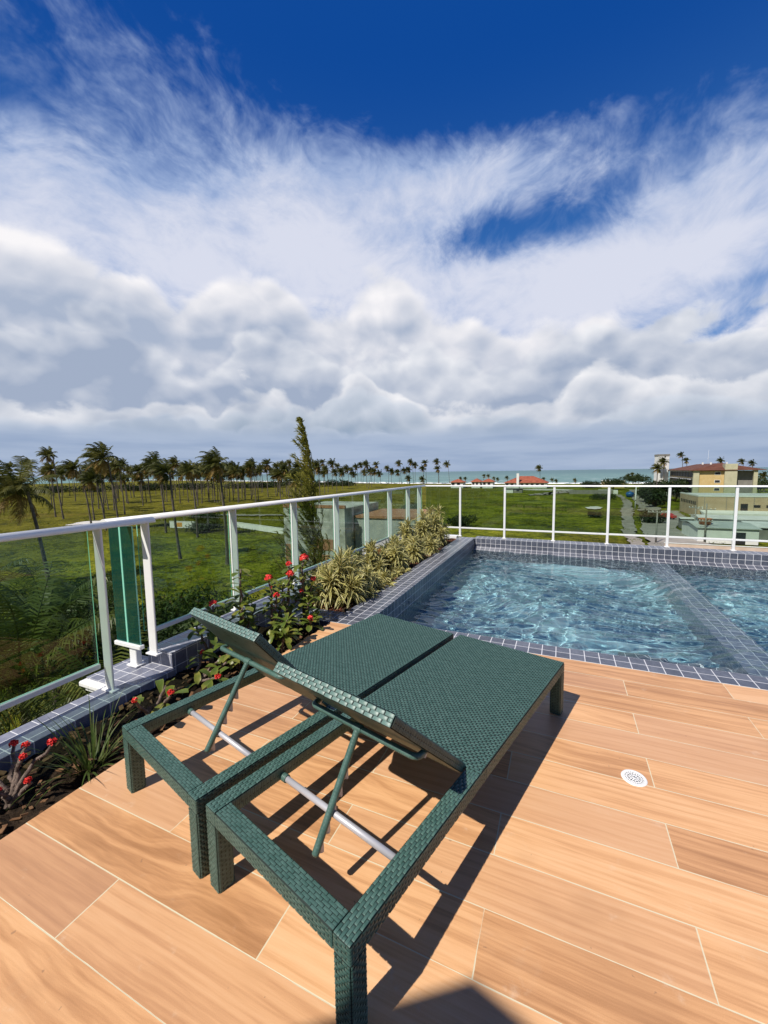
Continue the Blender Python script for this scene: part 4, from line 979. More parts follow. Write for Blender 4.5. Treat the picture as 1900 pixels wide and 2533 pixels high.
def palm(x, y, tx, ty, tz, i, label, group, crown=None, cs=1.0, tr_=1.0):
    h = tz - GZ; t = thing('coconut_palm', label, 'palm', (x, y, GZ), 0, group)
    lean = math.hypot(tx - x, ty - y); k = trunks[i % 3].copy(); COL.objects.link(k); k.parent = t
    # shear the unit trunk so that its top meets the crown
    k.matrix_local = Matrix(((tr_, 0, tx - x, 0), (0, tr_, ty - y, 0), (0, 0, h, 0), (0, 0, 0, 1)))
    c = (crown or crowns[i % 5]).copy(); COL.objects.link(c); c.parent = t; c.location = (tx - x, ty - y, h - .1); c.rotation_euler = (0, 0, random.Random(i).uniform(-.45, .45)); c.scale = (cs, cs, cs)
    return t
PALMS = [(-57.3,27.9,-60.1,26.6,-0.6,'N'), (-144.7,76,-147.5,74.7,8.1,'n'), (-117.5,68.3,-121.1,66.7,3.4,'n'), (-103.2,63.3,-105.7,62.2,0.3,'n'), (-131.8,77.6,-132.4,77.4,1,'n'), (-152.9,93.5,-153.6,93.2,4.4,'n'), (-101.4,65.4,-104.2,64.1,5.6,'B'), (-154.9,79.1,-155.1,79,3.8,'n'), (-212.4,111.4,-211.2,112,2.4,'n'), (-217.8,110.1,-218.7,109.7,2.5,'n'), (-298,143.1,-301.1,141.7,8.4,'n'), (-315.5,170.9,-315,171.1,2.8,'n'), (-241.7,133.5,-241.9,133.4,5.2,'n'), (-203.5,124.7,-202.9,124.9,3.6,'n'), (-381.9,168.2,-382.2,168.1,9,'n'), (-140.1,92.7,-141.6,92,4.4,'n'), (-195.7,131,-196.6,130.6,6.6,'n'), (-171.1,121.7,-171.8,121.3,3.2,'n'), (-84.5,65.3,-86,64.6,3.5,'B'), (-55.6,45.2,-57.1,44.6,1.8,'B'), (-167.2,137.8,-168.5,137.3,6.8,'n'), (-71.6,62.8,-72.6,62.4,2.2,'n'), (-190.7,168.4,-188.6,169.3,5.2,'n'), (-160.6,149.1,-161.1,148.9,3.6,'n'), (-252.5,173.9,-253.5,173.5,4.9,'n'), (-297.6,218,-297.3,218.1,3.8,'n'), (-263.5,197.6,-262.9,197.9,4,'n'), (-189.3,150.6,-188.6,150.9,4.8,'n'), (-204.6,186.8,-204.6,186.8,3.8,'n'), (-247.7,200.3,-243,202.4,5.3,'n'), (-45.5,45,-46.4,44.6,2.8,'B'), (-160.7,149.1,-161,149,4,'n'), (-151.9,146.2,-152,146.1,0.7,'n'), (-142.8,150.8,-143.6,150.4,3.4,'n'), (-151.6,164.5,-152,164.4,2.7,'n'), (-140.3,161.5,-142.4,160.6,5.9,'n'), (-164,183.8,-164.3,183.6,4.5,'n'), (-154,185.7,-153.9,185.8,6.8,'n'), (-201.7,237.3,-202.4,237,5.7,'n'), (-158.3,199.3,-157.6,199.6,5.3,'n'), (-196.9,249,-193.2,250.7,7.8,'n'), (-200.8,208.2,-201.7,207.8,7.1,'n'), (-192.5,193,-192.1,193.1,4,'n'), (-200.7,191.5,-202.1,190.9,2.8,'n'), (-180.3,240.4,-179.1,240.9,8.5,'n'), (-190.1,249.9,-190,250,6.7,'n'), (-62.8,86.7,-62.6,86.8,-0.2,'n'), (-234.2,373.3,-234.8,373.1,12.2,'n'), (-176,293.8,-175.8,293.9,8.7,'n'), (-232.9,408.2,-235.4,407.1,8.4,'n'), (-148.2,241.6,-149.2,241.1,3.4,'n'), (-179.8,329.9,-181.6,329.1,4.5,'n'), (-200.2,374,-200.9,373.7,3.1,'n'), (-215.6,417.6,-217.3,416.9,7.6,'n'), (-212.5,419.2,-212.2,419.3,9.5,'n'), (-161.8,331,-161.9,331,8.1,'n'), (-157.2,331.3,-157.7,331.1,1.9,'n'), (-198.8,425.9,-196.2,427,9.8,'n'), (-178.7,400.4,-180.3,399.7,-0.5,'n'), (-183.4,432.7,-184.1,432.4,5.2,'n'), (-180.6,433.9,-179.6,434.4,1.7,'n'), (-169.6,438.3,-172.1,437.2,10.9,'n'), (-171.9,437.4,-173.6,436.7,0.6,'n'), (-163.1,440.8,-166.2,439.4,2.4,'n'), (-160.4,441.8,-161.2,441.4,3.4,'n'), (-156.6,443.1,-159.2,442,12.1,'n'), (-154.8,443.8,-154.7,443.8,8.6,'n'), (-142.2,448,-143.7,447.3,10.9,'n'), (-145.5,446.9,-146.3,446.6,4.6,'n'), (-161.3,441.5,-161.7,441.3,-6.5,'n'), (-145.9,446.8,-146.7,446.4,-7.6,'n'), (-128.6,452.1,-130.9,451.1,12.1,'n'), (-129.1,451.9,-130,451.5,3.9,'n'), (-116.9,455.2,-119.8,454,9,'n'), (-141.9,242.5,-142.4,242.3,1.5,'n'), (-166.6,294.7,-167,294.5,1.5,'n'), (-200.5,400.5,-199,401.2,1.1,'n'), (-144,296.8,-139.3,298.8,1.8,'n'), (-195.2,374.1,-197.4,373.1,-0.5,'n'), (-20.5,469.6,-21.5,469.1,3,'n'), (-104.7,458.2,-104.8,458.2,-7,'s'), (-99.6,459.3,-99.7,459.3,-7,'s'), (-76,441.3,-75.6,441.5,-4.1,'s'), (-71,441.1,-71.1,441,-4.1,'s'), (-68.4,465,-68.7,464.9,-7.1,'s'), (-63.1,454.6,-63.2,454.5,-8,'s'), (-51.6,440.2,-51.8,440,-6.1,'s'), (-16.9,469.7,-17,469.7,-8.3,'s'), (-8,451.1,-8.2,451,-8.8,'s'), (-3.8,437.9,-3.9,437.8,-9.7,'s'), (12.7,435.6,12.6,435.5,-9,'s'), (52.1,393.9,51.8,393.7,-4.6,'s'), (57.6,412.7,57.3,412.5,-3.7,'s'), (62,412.6,61.4,412.3,-4.7,'s'), (36.3,197,36.1,196.9,1.3,'n'), (45.3,233.9,45,233.7,4.6,'n'), (77.9,343.5,76.2,342.7,10.4,'n'), (80.5,343.7,79.5,343.2,6.5,'n'), (100.1,344.9,99,344.4,6.1,'n'), (112.1,345.6,110.5,344.9,5.1,'n'), (117.2,345.9,116.1,345.4,4,'n'), (101.6,284.6,100.9,284.4,-3.3,'n')]
import sys
def words_for(i, x, y, tx, tz, kind):
    h = tz - GZ; d = math.hypot(x, y)
    size = 'tall' if h > 18 else ('short' if h < 13.2 else 'middling')
    lean = tx - x; pose = 'leaning far left' if lean < -2.4 else ('leaning slightly left' if lean < -.7 else ('nearly upright' if lean < .6 else 'leaning right'))
    return size, pose, d
NEARL = {0: 'big dark coconut palm at the left edge, its trunk running down behind the glass',
 1: 'slender coconut palm standing highest against the sky at the far left', 2: 'coconut palm with a long trunk leaning far to the left, behind the near railing', 3: 'short coconut palm on a curved trunk in the pair left of the biggest windblown crown',
 4: 'short coconut palm half hidden behind the pair left of the biggest windblown crown', 6: 'largest windblown coconut palm above the overlap of the two railings', 15: 'dark coconut palm just right of the largest windblown one',
 18: 'wide bushy coconut palm with golden lower fronds, first right of the railing overlap', 19: 'coconut palm just behind the wide bushy one, trunk showing through the glass', 21: 'golden skirted coconut palm midway between the two widest crowns',
 30: 'wide dark coconut palm whose trunk runs down behind the first post of the bed railing', 46: 'low coconut palm with spread fronds half hidden left of the casuarina tree', 79: 'single thin coconut palm standing against the sea above the large red roof',
 73: 'last coconut palm at the right end of the grove, alone against the sea', 70: 'coconut palm second from the right end of the grove', 94: 'coconut palm on a pale trunk in front of the white water tower', 95: 'coconut palm beside the white water tower', 96: 'taller of two coconut palms rising left of the hotel roof', 97: 'lower of two coconut palms rising left of the hotel roof',
 98: 'coconut palm showing over the ridge of the hotel roof', 99: 'coconut palm left of the pair behind the right half of the hotel roof', 100: 'rightmost coconut palm over the hotel roof', 101: 'coconut palm beyond the right end of the hotel'}
CS = {6: 1.08, 18: .80, 19: .60, 21: .62, 30: .62}
for i, (x, y, tx, ty, tz, k) in enumerate(PALMS):
    size, pose, d = words_for(i, x, y, tx, tz, k)
    if i in NEARL: lab = NEARL[i]; grp = 'coconut palms of the grove'
    elif k == 's': lab = 'low young coconut palm by the beach near the red roofed houses'; grp = 'young palms by the beach'
    elif d > 330: lab = 'small distant coconut palm by the shore at the back of the grove'; grp = 'distant palms by the shore'
    else: lab = None; grp = 'coconut palms of the grove'
    palm(x, y, tx, ty, tz, i, lab or 'x', grp, near_crown if k == 'N' else None, CS.get(i, {'N': 1.12, 's': .62}.get(k, .66 if x > 0 else (.74 if d < 180 else (.92 if d < 330 else 1.2)))), 1.35 if k in 'NB' else 1.3)
# label the remaining palms of the grove by their order from the left and what they look like
rest = sorted([o for o in COL.objects if o.get('label') == 'x'], key=lambda o: math.atan2(o.location.x, o.location.y))
ORD = 'first second third fourth fifth sixth seventh eighth ninth tenth eleventh twelfth thirteenth fourteenth fifteenth sixteenth seventeenth eighteenth nineteenth twentieth'.split()
def ordw(n):
    T = ['', '', 'twenty', 'thirty', 'forty', 'fifty', 'sixty']
    if n < 20: return ORD[n]
    n += 1; return (T[n // 10] + '-' + ORD[n % 10 - 1]) if n % 10 else T[n // 10][:-1] + 'ieth'
cnt = {}
for o in rest:
    cr = [c for c in o.children if c.name.startswith('crown')][0]
    s = words_for(0, o.location.x, o.location.y, o.location.x + cr.location.x, GZ + cr.location.z, 'n'); key = (s[0], s[1]); cnt.setdefault(key, []).append(o)
for (a, b), L in cnt.items():
    for n, o in enumerate(L): o['label'] = f'{a} coconut palm {b}, ' + (f'{ordw(n)} such palm from the left in the grove' if len(L) > 1 else 'the only such palm in the grove')
# thin far rows that read only as a dark fringe
rng = np.random.RandomState(21)
for k in range(64):
    f = rng.rand(); px = rng.uniform(-64, -34); d = rng.uniform(300, 430); a = R_(px); x, y = d * math.sin(a), d * math.cos(a)
    if y > 520: continue
    h = rng.uniform(12, 18); palm(x, y, x - rng.uniform(0, 1.5), y, GZ + h, int(rng.randint(0, 30)), 'small distant coconut palm in the dense rows at the back left of the grove', 'distant palms in the back rows', None, 1.0)
for k in range(60):
    d = rng.uniform(190, 300); a = R_(rng.uniform(-60, -32)); x, y = d * math.sin(a), d * math.cos(a); h = rng.uniform(11, 17)
    palm(x, y, x - rng.uniform(0, 2.5), y - rng.uniform(0, 1), GZ + h, int(rng.randint(0, 30)), 'coconut palm in the dense middle rows of the grove, half hidden among others', 'palms in the middle rows', None, rng.uniform(.72, .95), 1.3)
for o in protos: bpy.data.objects.remove(o)
near2 = palm_crown(9, 24, 3.6, .25, 11, .85, .06, 4, 3).build('crown', [palm_bright, palm_gold]); near3 = palm_crown(12, 22, 3.4, .2, 11, .85, .06, 5, 3).build('crown', [palm_bright, palm_gold])
trunks = [palm_trunk(7, bend=.3).build('trunk', palm_bark) for _ in range(3)]
for i, (x, y, z, s, lab, cr) in enumerate(((-15.5, 6.6, -5.3, 1.0, 'leafy low palm seen below the near railing at the left edge', near2), (-20.5, 9.8, -5.6, 1.05, 'leafy low palm with a bright yellow frond behind the near glass', near3), (-12.0, 7.2, -6.8, .9, 'low palm whose fronds show under the rail beside the kerb', near2), (-25, 9.0, -4.9, 1.0, 'leafy low palm farthest left behind the near glass', near3))):
    palm(x, y, x - .3, y, z, i, lab, 'low palms below the terrace', cr, s)
for o in trunks + [near2, near3]: bpy.data.objects.remove(o)

# ------------------------------------------------------------------ trees and shrubs
def leaf_cloud(seed, blobs, n, size, mat=0, flat=.35):
    """leaf quads on and inside a set of blobs (x,y,z,rx,ry,rz)"""
    rng = np.random.RandomState(seed); mb = MB(); B = np.array(blobs, float); w = (B[:, 3] * B[:, 4] * B[:, 5]) ** .67; w /= w.sum()
    k = rng.choice(len(B), n, p=w); d = rng.normal(0, 1, (n, 3)); d /= np.linalg.norm(d, axis=1)[:, None]
    r = rng.uniform(.55, 1.08, n) ** .8; lump = 1 + .22 * np.sin(d[:, 0] * 7 + k) * np.sin(d[:, 1] * 6 + 2 * k) + .15 * np.sin(d[:, 2] * 9 + k)
    C = B[k, :3] + d * B[k, 3:] * (r * lump)[:, None]
    nrm = d + rng.normal(0, .7, (n, 3)); nrm /= np.linalg.norm(nrm, axis=1)[:, None]
    u = np.cross(nrm, rng.normal(0, 1, (n, 3))); u /= np.linalg.norm(u, axis=1)[:, None]; v = np.cross(nrm, u)
    s = size * rng.uniform(.6, 1.3, n)[:, None]
    V = np.stack([C - u * s, C - v * s * flat + nrm * s * .1, C + u * s, C + v * s * flat + nrm * s * .1], 1).reshape(-1, 3)
    mb.add(V, np.arange(4 * n).reshape(n, 4), mat); return mb
def branches(seed, blobs, r=.12, base=(0, 0, 0)):
    mb = MB(); rng = np.random.RandomState(seed)
    for b in blobs:
        c = np.array(b[:3], float); m = np.array([c[0] * .25, c[1] * .25, c[2] * .5]) + rng.normal(0, .1, 3); mb.tube([base, m, c], [r, r * .6, r * .2], 6)
    return mb
def tree(name, label, cat, x, y, z, blobs, n, size, m, seed, group=None, tr_=.12, flat=.35):
    t = thing(name, label, cat, (x, y, z), 0, group); branches(seed, blobs, tr_).build('trunk', trunk_brown, t); leaf_cloud(seed, blobs, n, size, 0, flat).build('crown', m, t); return t
def rblobs(seed, n, R, h, rz, lo=.62, hi=.92):
    rng = np.random.RandomState(seed); return [(rng.uniform(-.7, .7) * R, rng.uniform(-.7, .7) * R, h * rng.uniform(lo, hi), R * rng.uniform(.38, .6), R * rng.uniform(.38, .6), rz * rng.uniform(.6, 1.0)) for _ in range(n)]
SHR = [(-27.5, 14.0, 5.6, 3.4, 'broad dark leafy tree below the near glass panel'), (-21.5, 13.2, 4.6, 2.8, 'dark leafy tree close under the near railing'), (-23.0, 18.0, 5.0, 3.2, 'leafy tree seen between the two overlapping railings'),
       (-19.0, 17.6, 5.2, 2.9, 'leafy tree with a bright yellow green top behind the lounger backrest'), (-15.0, 15.5, 5.0, 2.6, 'dark leafy shrub behind the spiny flowering plants'), (-34.0, 19.5, 4.6, 3.0, 'sunlit leafy tree at the back of the near clump'), (-13.2, 19.5, 6.0, 2.2, 'light green shrub below the casuarina tree')]
for i, (x, y, h, R, lab) in enumerate(SHR):
    tree('leafy_tree', lab, 'tree', x, y, GZ, rblobs(100 + i, 12, R * 1.12, h, 1.7), 7000, .17, shrub_leaf, 100 + i, 'leafy trees below the terrace')
FB = [(-22.1, 98.7, 2.8, 3.2, 'round dark bush alone in the grass behind the far railing'), (20.8, 117.5, 3.6, 3.2, 'dark bush in the grass left of the street'), (-92, 84, 3.5, 4.5, 'wide dark bush beside the painted wall'), (-76, 70, 3.2, 4.0, 'dark bush in front of the long white wall'),
      (-62, 118, 4, 5.0, 'dark bush in the field behind the white wall'), (-104, 92, 3.5, 4.5, 'scrubby bush at the roadside behind the railing'), (-46, 130, 3.5, 4.5, 'low bush beside the dirt road left of the casuarina'), (9, 128, 1.5, 1.5, 'small spiky bush in the grass below the pale sand patch'), (17.5, 206, 3.0, 5, 'bush by the dark walls at the end of the track')]
for i, (x, y, h, R, lab) in enumerate(FB): tree('bush', lab, 'bush', x, y, GZ, rblobs(130 + i, 10, R, h, h * .42, .18, .62), 1500, .34, bush_dark, 130 + i, 'bushes in the field')
HT = [(37.5, 205, 7.5, 6, 'dark tree at the left foot of the hotel'), (42.5, 196, 8.0, 5.5, 'dark tree before the balconies of the hotel'), (33.5, 190, 5.0, 4.5, 'tree on the near side of the street below the water tower'), (31, 300, 6.5, 8, 'sunlit tree left of the water tower'), (46, 315, 8.5, 9, 'dark tree behind the water tower'), (75, 215, 8.5, 8, 'tree right of the hotel'), (20.5, 330, 3.5, 7, 'low tree by the shore at the end of the street'), (30, 165, 4.0, 3.6, 'dark bush left of the commercial building')]
for i, (x, y, h, R, lab) in enumerate(HT): tree('broad_tree', lab, 'tree', x, y, GZ, rblobs(150 + i, 9, R, h, 2.4), 2200, .55, bush_dark, 150 + i, 'trees round the hotel')
# dark belt of trees behind the grove
rng = np.random.RandomState(31); bl = []
for k in range(120):
    t = rng.rand(); x = -430 + 235 * t; y = 175 + 195 * t + rng.uniform(-12, 12); bl.append((x, y, GZ + rng.uniform(1.5, 4.0), rng.uniform(4, 8), rng.uniform(4, 8), rng.uniform(2, 4.0)))
tag(leaf_cloud(31, bl, 16000, .9).build('far_wood', bush_dark), 'dark belt of trees closing the field behind the palm grove', 'wood', kind='stuff')
# scrub and tussocks all over the field
rng = np.random.RandomState(33); bl = []
for k in range(900):
    a = rng.uniform(-1.2, .30); d = 16 + 190 * rng.rand() ** 1.15; r = rng.uniform(.25, .9) * (1 + d / 200); bl.append((d * math.sin(a), d * math.cos(a), GZ + .05, r * 1.3, r * 1.3, r * rng.uniform(.25, .55)))
scrub = foliage('field_scrub', (.035, .050, .005), (.10, .125, .009), (.26, .25, .02), .25, .7, .35)
tag(leaf_cloud(33, bl, 42000, .17).build('scrub', scrub), 'rough tussocks of grass and scrub dotted over the field', 'scrub', kind='stuff')
# casuarina: tall thin trunk, upswept feathery sprays
def casuarina(x, y, h, label, seed=3):
    rng = np.random.RandomState(seed); t = thing('casuarina_tree', label, 'tree', (x, y, GZ)); mt = MB(); ml = MB()
    ax = lambda z: np.array([-.55 * max(0, (z / h - .72) / .28) ** 1.6, -.2 * max(0, (z / h - .75) / .25) ** 1.6, z])
    zs = np.linspace(0, h * .99, 24); mt.tube([ax(z) for z in zs], np.linspace(.17, .008, 24), 7)
    nb = 210
    for k in range(nb):
        f = k / nb; z = h * (.16 + .83 * f); 
        R = (3.5 * (1 - f) ** .80 + .14) * rng.choice([.45, .7, .9, 1.1, 1.3]); a = k * 2.39996 + rng.uniform(-.5, .5)
        d = np.array([math.cos(a), math.sin(a), rng.uniform(.5, 1.1) + f * .9]); d /= np.linalg.norm(d); p = ax(z); P = [p]
        for i in range(6): d = d + np.array([0, 0, .16]) + WIND * .10 * (1 + f) + rng.normal(0, .06, 3); d /= np.linalg.norm(d); p = p + d * R / 6 * 1.15; P.append(p)
        P = np.array(P); mt.tube(P, np.linspace(.028 * (1 - f) + .006, .004, 7), 4, cap=False)
        for q in range(int(64 * (1 - f * .5))):
            g_ = rng.uniform(.15, 1) * 6; i = min(int(g_), 5); b = P[i] + (P[i + 1] - P[i]) * (g_ - i); dd = (P[i + 1] - P[i]); dd /= np.linalg.norm(dd)
            nd = dd * .8 + rng.normal(0, .42, 3) + WIND * .25 + np.array([0, 0, .15]); nd /= np.linalg.norm(nd); L = rng.uniform(.25, .6) * (1 - f * .5); w = np.cross(nd, rng.normal(0, 1, 3)); w /= np.linalg.norm(w); w *= rng.uniform(.014, .030)
            m_ = b + nd * L * .5; e_ = b + nd * L + np.array([0, 0, -L * .15]) + WIND * L * .1
            ml.add([b - w, b + w, m_ + w, m_ - w, e_], [[0, 1, 2, 3]]); ml.F.append((np.array([[3, 2, 4]]) + ml.n - 5, 0, False, np.zeros((1, 3, 2))))
    mt.build('trunk', trunk_brown, t); ml.build('crown', pine_leaf, t); return t
casuarina(-14.75, 22.1, 17.0, 'tall feathery casuarina tree rising far above the bed railing')

# ------------------------------------------------------------------ buildings
def wallmat(n, a, b, s=.8): return varied(n, a, b, s, .85)
cream = wallmat('cream_wall', (.56, .40, .17), (.62, .46, .22)); tan = wallmat('tan_wall', (.44, .32, .20), (.52, .40, .27), .4); white_wall = wallmat('white_wall', (.70, .70, .67), (.78, .78, .75)); stain_wall = wallmat('stained_white_wall', (.30, .30, .27), (.58, .57, .53), .9); brick = wallmat('bare_brick', (.30, .13, .07), (.42, .21, .12), 3)
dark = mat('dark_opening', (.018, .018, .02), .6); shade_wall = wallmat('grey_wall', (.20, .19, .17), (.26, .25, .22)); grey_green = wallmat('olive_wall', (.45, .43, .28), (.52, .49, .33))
red_tile = varied('red_roof_tile', (.26, .062, .032), (.38, .115, .06), .5, .8); brown_tile = varied('brown_roof_tile', (.10, .036, .020), (.16, .060, .032), .5, .8)
tin = varied('pale_roof_sheet', (.60, .60, .58), (.76, .76, .74), .3, .45); tin2 = varied('green_grey_sheet', (.40, .43, .41), (.54, .57, .54), .3, .5)
use(tin); p_ = coords(); a_, b_, c_ = separate(p_); bump(tin, (a_ * 18.0).sin(), .4, .05); use(tin2); p_ = coords(); a_, b_, c_ = separate(p_); bump(tin2, (a_ * 14.0).sin(), .4, .05)
def pbox(parent, name, m, x0, x1, y0, y1, z0, z1, bev=0): mb = MB(); mb.box(x0, x1, y0, y1, z0, z1, 0, bevel=bev); return mb.build(name, m, parent)
def hip_roof(parent, m, x0, x1, y0, y1, z0, zr, inset=None):
    w = min(x1 - x0, y1 - y0) / 2 if inset is None else inset
    if x1 - x0 >= y1 - y0: r0, r1 = (x0 + w, (y0 + y1) / 2, zr), (x1 - w, (y0 + y1) / 2, zr); F = [[0, 1, 5, 4], [1, 2, 5], [2, 3, 4, 5], [3, 0, 4]]
    else: r0, r1 = ((x0 + x1) / 2, y0 + w, zr), ((x0 + x1) / 2, y1 - w, zr); F = [[0, 1, 4], [1, 2, 5, 4], [2, 3, 5], [3, 0, 4, 5]]
    V = [(x0, y0, z0), (x1, y0, z0), (x1, y1, z0), (x0, y1, z0), r0, r1]; mb = MB()
    for f in F: mb.add([V[i] for i in f], [list(range(len(f)))])
    mb.add([(x0, y0, z0 - .15), (x1, y0, z0 - .15), (x1, y1, z0 - .15), (x0, y1, z0 - .15)] + V[:4], [[3, 2, 1, 0], [0, 1, 5, 4], [1, 2, 6, 5], [2, 3, 7, 6], [3, 0, 4, 7]]); return mb.build('roof', m, parent)
# hotel
ht = thing('hotel', 'cream four storey hotel with a brown tiled hip roof at the right edge', 'building', (45.6, 185, GZ), R_(-4.2)); W_, D_, Hh = 17.8, 58, 12.3
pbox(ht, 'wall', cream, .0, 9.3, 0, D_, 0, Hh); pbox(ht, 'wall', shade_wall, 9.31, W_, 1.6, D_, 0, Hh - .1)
rf_ = hip_roof(ht, brown_tile, -1.6, W_ + 2.2, -1.2, D_ + 1, Hh + .3, Hh + 2.9, 8); 
for k, xx in enumerate((3.5, 6.2, 11.2)): pbox(rf_, 'vent', white_wall, xx, xx + .5, 8 + k, 8.5 + k, Hh + 2.4, Hh + 3.2)
pbox(ht, 'tower_slab', grey_green, 8.7, 12.2, -.9, 3, 0, Hh + 2.5); pbox(ht, 'pier', grey_green, -.35, 1.4, -.5, 1.2, 0, Hh + .2); pbox(ht, 'pier', grey_green, W_ - 1.0, W_ + .1, -.6, .4, 0, Hh + .2)
for z in (Hh - 1.5, Hh - 4.4, Hh - 7.3): w_ = pbox(ht, 'window', white_wall, 6.0, 7.7, -.06, 0.0, z, z + 1.1); pbox(w_, 'pane', dark, 6.12, 7.58, -.09, -.061, z + .12, z + .98)
for s in range(4):
    z = .3 + s * 3.05
    for k in range(8): pbox(ht, 'balcony', dark, -.12, -.002, 3.0 + k * 6.6, 8.6 + k * 6.6, z + .5, z + 2.6)
    pbox(ht, 'floor_band', white_wall, -.9, -.003, 2.4, D_ - 1, z + 2.65, z + 2.95)
mb = MB(); mb.tube([(7.6, 20, Hh + 1), (7.6, 20, Hh + 8.5)], [.05, .02], 5); mb.tube([(7.3, 20, Hh + 5), (7.9, 20, Hh + 5)], .03, 4); mb.build('antenna', white_paint, ht)
# water tower
wt = thing('water_tower', 'tall white concrete water tower left of the hotel', 'tower', (45.6, 240, GZ), R_(10)); pbox(wt, 'shaft', white_wall, -2.4, 2.4, -2.2, 2.2, 0, 19.9); pbox(wt, 'rim', shade_wall, -2.55, 2.55, -2.35, 2.35, 19.5, 19.9 + .5)
# commercial building
cb_ = thing('commercial_building', 'long tan flat roofed building behind the yards at the right', 'building', (34.7, 136, GZ)); pbox(cb_, 'wall', tan, 0, 34, 0, 18.3, 0, 5.6)
pbox(cb_, 'roof', tin, .4, 33.6, .4, 17.9, 5.55, 5.75); mb = MB(); mb.box(0, 34, -.1, .35, 5.601, 5.95, 0); mb.box(0, .35, .36, 18.3, 5.601, 5.95, 0); mb.build('parapet', white_wall, cb_)
for x in (1.4, 6.2, 12.0, 18.6): pbox(cb_, 'seam', shade_wall, x, x + .12, -.03, -.001, 2.0, 5.55)
for x0, x1, z0, z1 in ((9.3, 10.8, 2.0, 3.8), (12.0, 13.4, 2.8, 3.5), (14.6, 16.2, 2.8, 3.5)): pbox(cb_, 'window', dark, x0, x1, -.05, -.001, z0, z1)
w_ = pbox(cb_, 'window', dark, 20.2, 23.2, -.06, -.001, 1.9, 3.4); pbox(w_, 'pane', tin2, 20.4, 21.6, -.09, -.061, 2.05, 3.25); pbox(w_, 'pane', tin2, 21.8, 23.0, -.09, -.061, 2.05, 3.25)
for k in range(9): pbox(cb_, 'window', dark, -.05, -.001, 2.0 + k * 1.75, 2.9 + k * 1.75, 3.2, 4.1)
mb = MB(); V = [(.5, -.01, 1.95), (34, -.01, 1.95), (34, -4.2, 1.5), (.5, -4.2, 1.5), (.5, -.01, 1.75), (34, -.01, 1.75), (34, -4.2, .2), (.5, -4.2, .2)]; mb.add(V, [[3, 2, 1, 0], [7, 6, 2, 3], [4, 5, 6, 7], [0, 4, 7, 3], [1, 2, 6, 5]]); mb.build('canopy', white_wall, cb_)
# yard sheds
def shed(label, x, y, w, d, h, pitch, m, wall, rz=0.0):
    t = thing('shed', label, 'shed', (x, y, GZ), rz, 'sheds in the yards'); pbox(t, 'wall', wall, .3, w - .3, .3, d - .3, 0, h)
    mb = MB(); V = [(0, 0, h + .02), (w, 0, h + .02), (w, d / 2, h + pitch), (0, d / 2, h + pitch), (w, d, h + .02), (0, d, h + .02)]; Vb = [(a, b, c - .12) for a, b, c in V]
    mb.add(V + Vb, [[0, 1, 2, 3], [3, 2, 4, 5], [7, 6, 9, 8], [8, 9, 11, 10], [0, 6, 7, 1], [5, 4, 10, 11], [0, 3, 9, 6], [3, 5, 11, 9], [1, 7, 8, 2], [2, 8, 10, 4]]); mb.build('roof', m, t)
    pbox(t, 'door', dark, w * .6, w * .6 + 1.6, .24, .301, 0.02, 2.1); return t
shed('pale green shed with a low sheet roof between the street poles', 22.6, 88.5, 9.2, 11, 2.8, .5, tin2, white_wall)
shed('white sheet roofed shed right of the pale green one', 32.2, 94, 12, 10, 2.5, .6, tin, shade_wall)
shed('low grey shed behind the pale yard wall at the right edge', 33.5, 80, 9, 8, 2.2, .4, tin2, shade_wall)
shed('narrow white sheet roofed shed at the back of the yards', 27.0, 104, 15, 8, 2.9, .4, tin, white_wall)
shed('small open sided kiosk beside the parked red car', 24.6, 108, 3.6, 3.2, 2.3, .2, tin, shade_wall)
def wall_thing(label, x, y, L, h, rz, m, th=.2, name='boundary_wall'):
    t = thing(name, label, 'wall', (x, y, GZ), rz); pbox(t, 'wall', m, 0, L, 0, th, 0, h); pbox(t, 'cap', white_wall, -.05, L + .05, -.05, th + .05, h + .002, h + .09); return t
pinkw = wallmat('pink_wall', (.60, .45, .36), (.70, .55, .46)); wall_thing('pale pink yard wall just beyond the far railing at the right', 15.0, 74, 34, 1.9, 0.0, pinkw)
wall_thing('long white wall crossing the field left of the brick house', -75.2, 78.3, 20.0, 1.25, math.atan2(-6.0, 19.0), white_wall)
pw = wall_thing('short white wall painted with an orange emblem among the palms', -91.6, 72.0, 7.8, 1.65, math.atan2(1.4, 7.65), white_wall); pbox(pw, 'painted_emblem', varied('orange_paint', (.55, .22, .03), (.70, .40, .10), 2.0, .7), 2.0, 3.7, -.02, -.001, .3, 1.4)
wall_thing('low pale wall behind the casuarina with a flat top', -33, 60, 16, 2.6, math.atan2(-3, 12), stain_wall)
# unfinished brick house left of the pool
bh = thing('brick_house', 'unfinished white rendered house with bare brick patches behind the casuarina', 'house', (-23.2, 30.0, GZ), R_(3)); pbox(bh, 'wall', stain_wall, 0, 6.2, 0, 8, 0, 10.35)
for x0, x1, z0, z1 in ((-.02, 6.25, 10.36, 10.62), (2.6, 5.2, 6.6, 7.6), (.1, 1.3, 5.4, 7.0), (3.4, 4.6, 5.3, 6.2)): pbox(bh, 'brick_patch', brick, x0, x1, -.035, -.002 if z1 < 10 else .2, z0, z1)
pbox(bh, 'window', dark, 4.4, 5.3, -.05, -.001, 3.4, 4.6)
annex_wall = wallmat('annex_wall', (.36, .37, .36), (.46, .47, .46), .7)
tw = thing('annex', 'smooth pale house wing with one small window right of the brick house', 'house', (-16.9, 32.0, GZ), R_(3)); pbox(tw, 'wall', annex_wall, 0, 5.6, 0, 7, 0, 9.4); w_ = pbox(tw, 'window', dark, 1.2, 1.9, -.04, -.001, 6.3, 7.3); pbox(tw, 'cornice', brick, -.1, 5.7, -.12, 7.1, 9.402, 9.6)
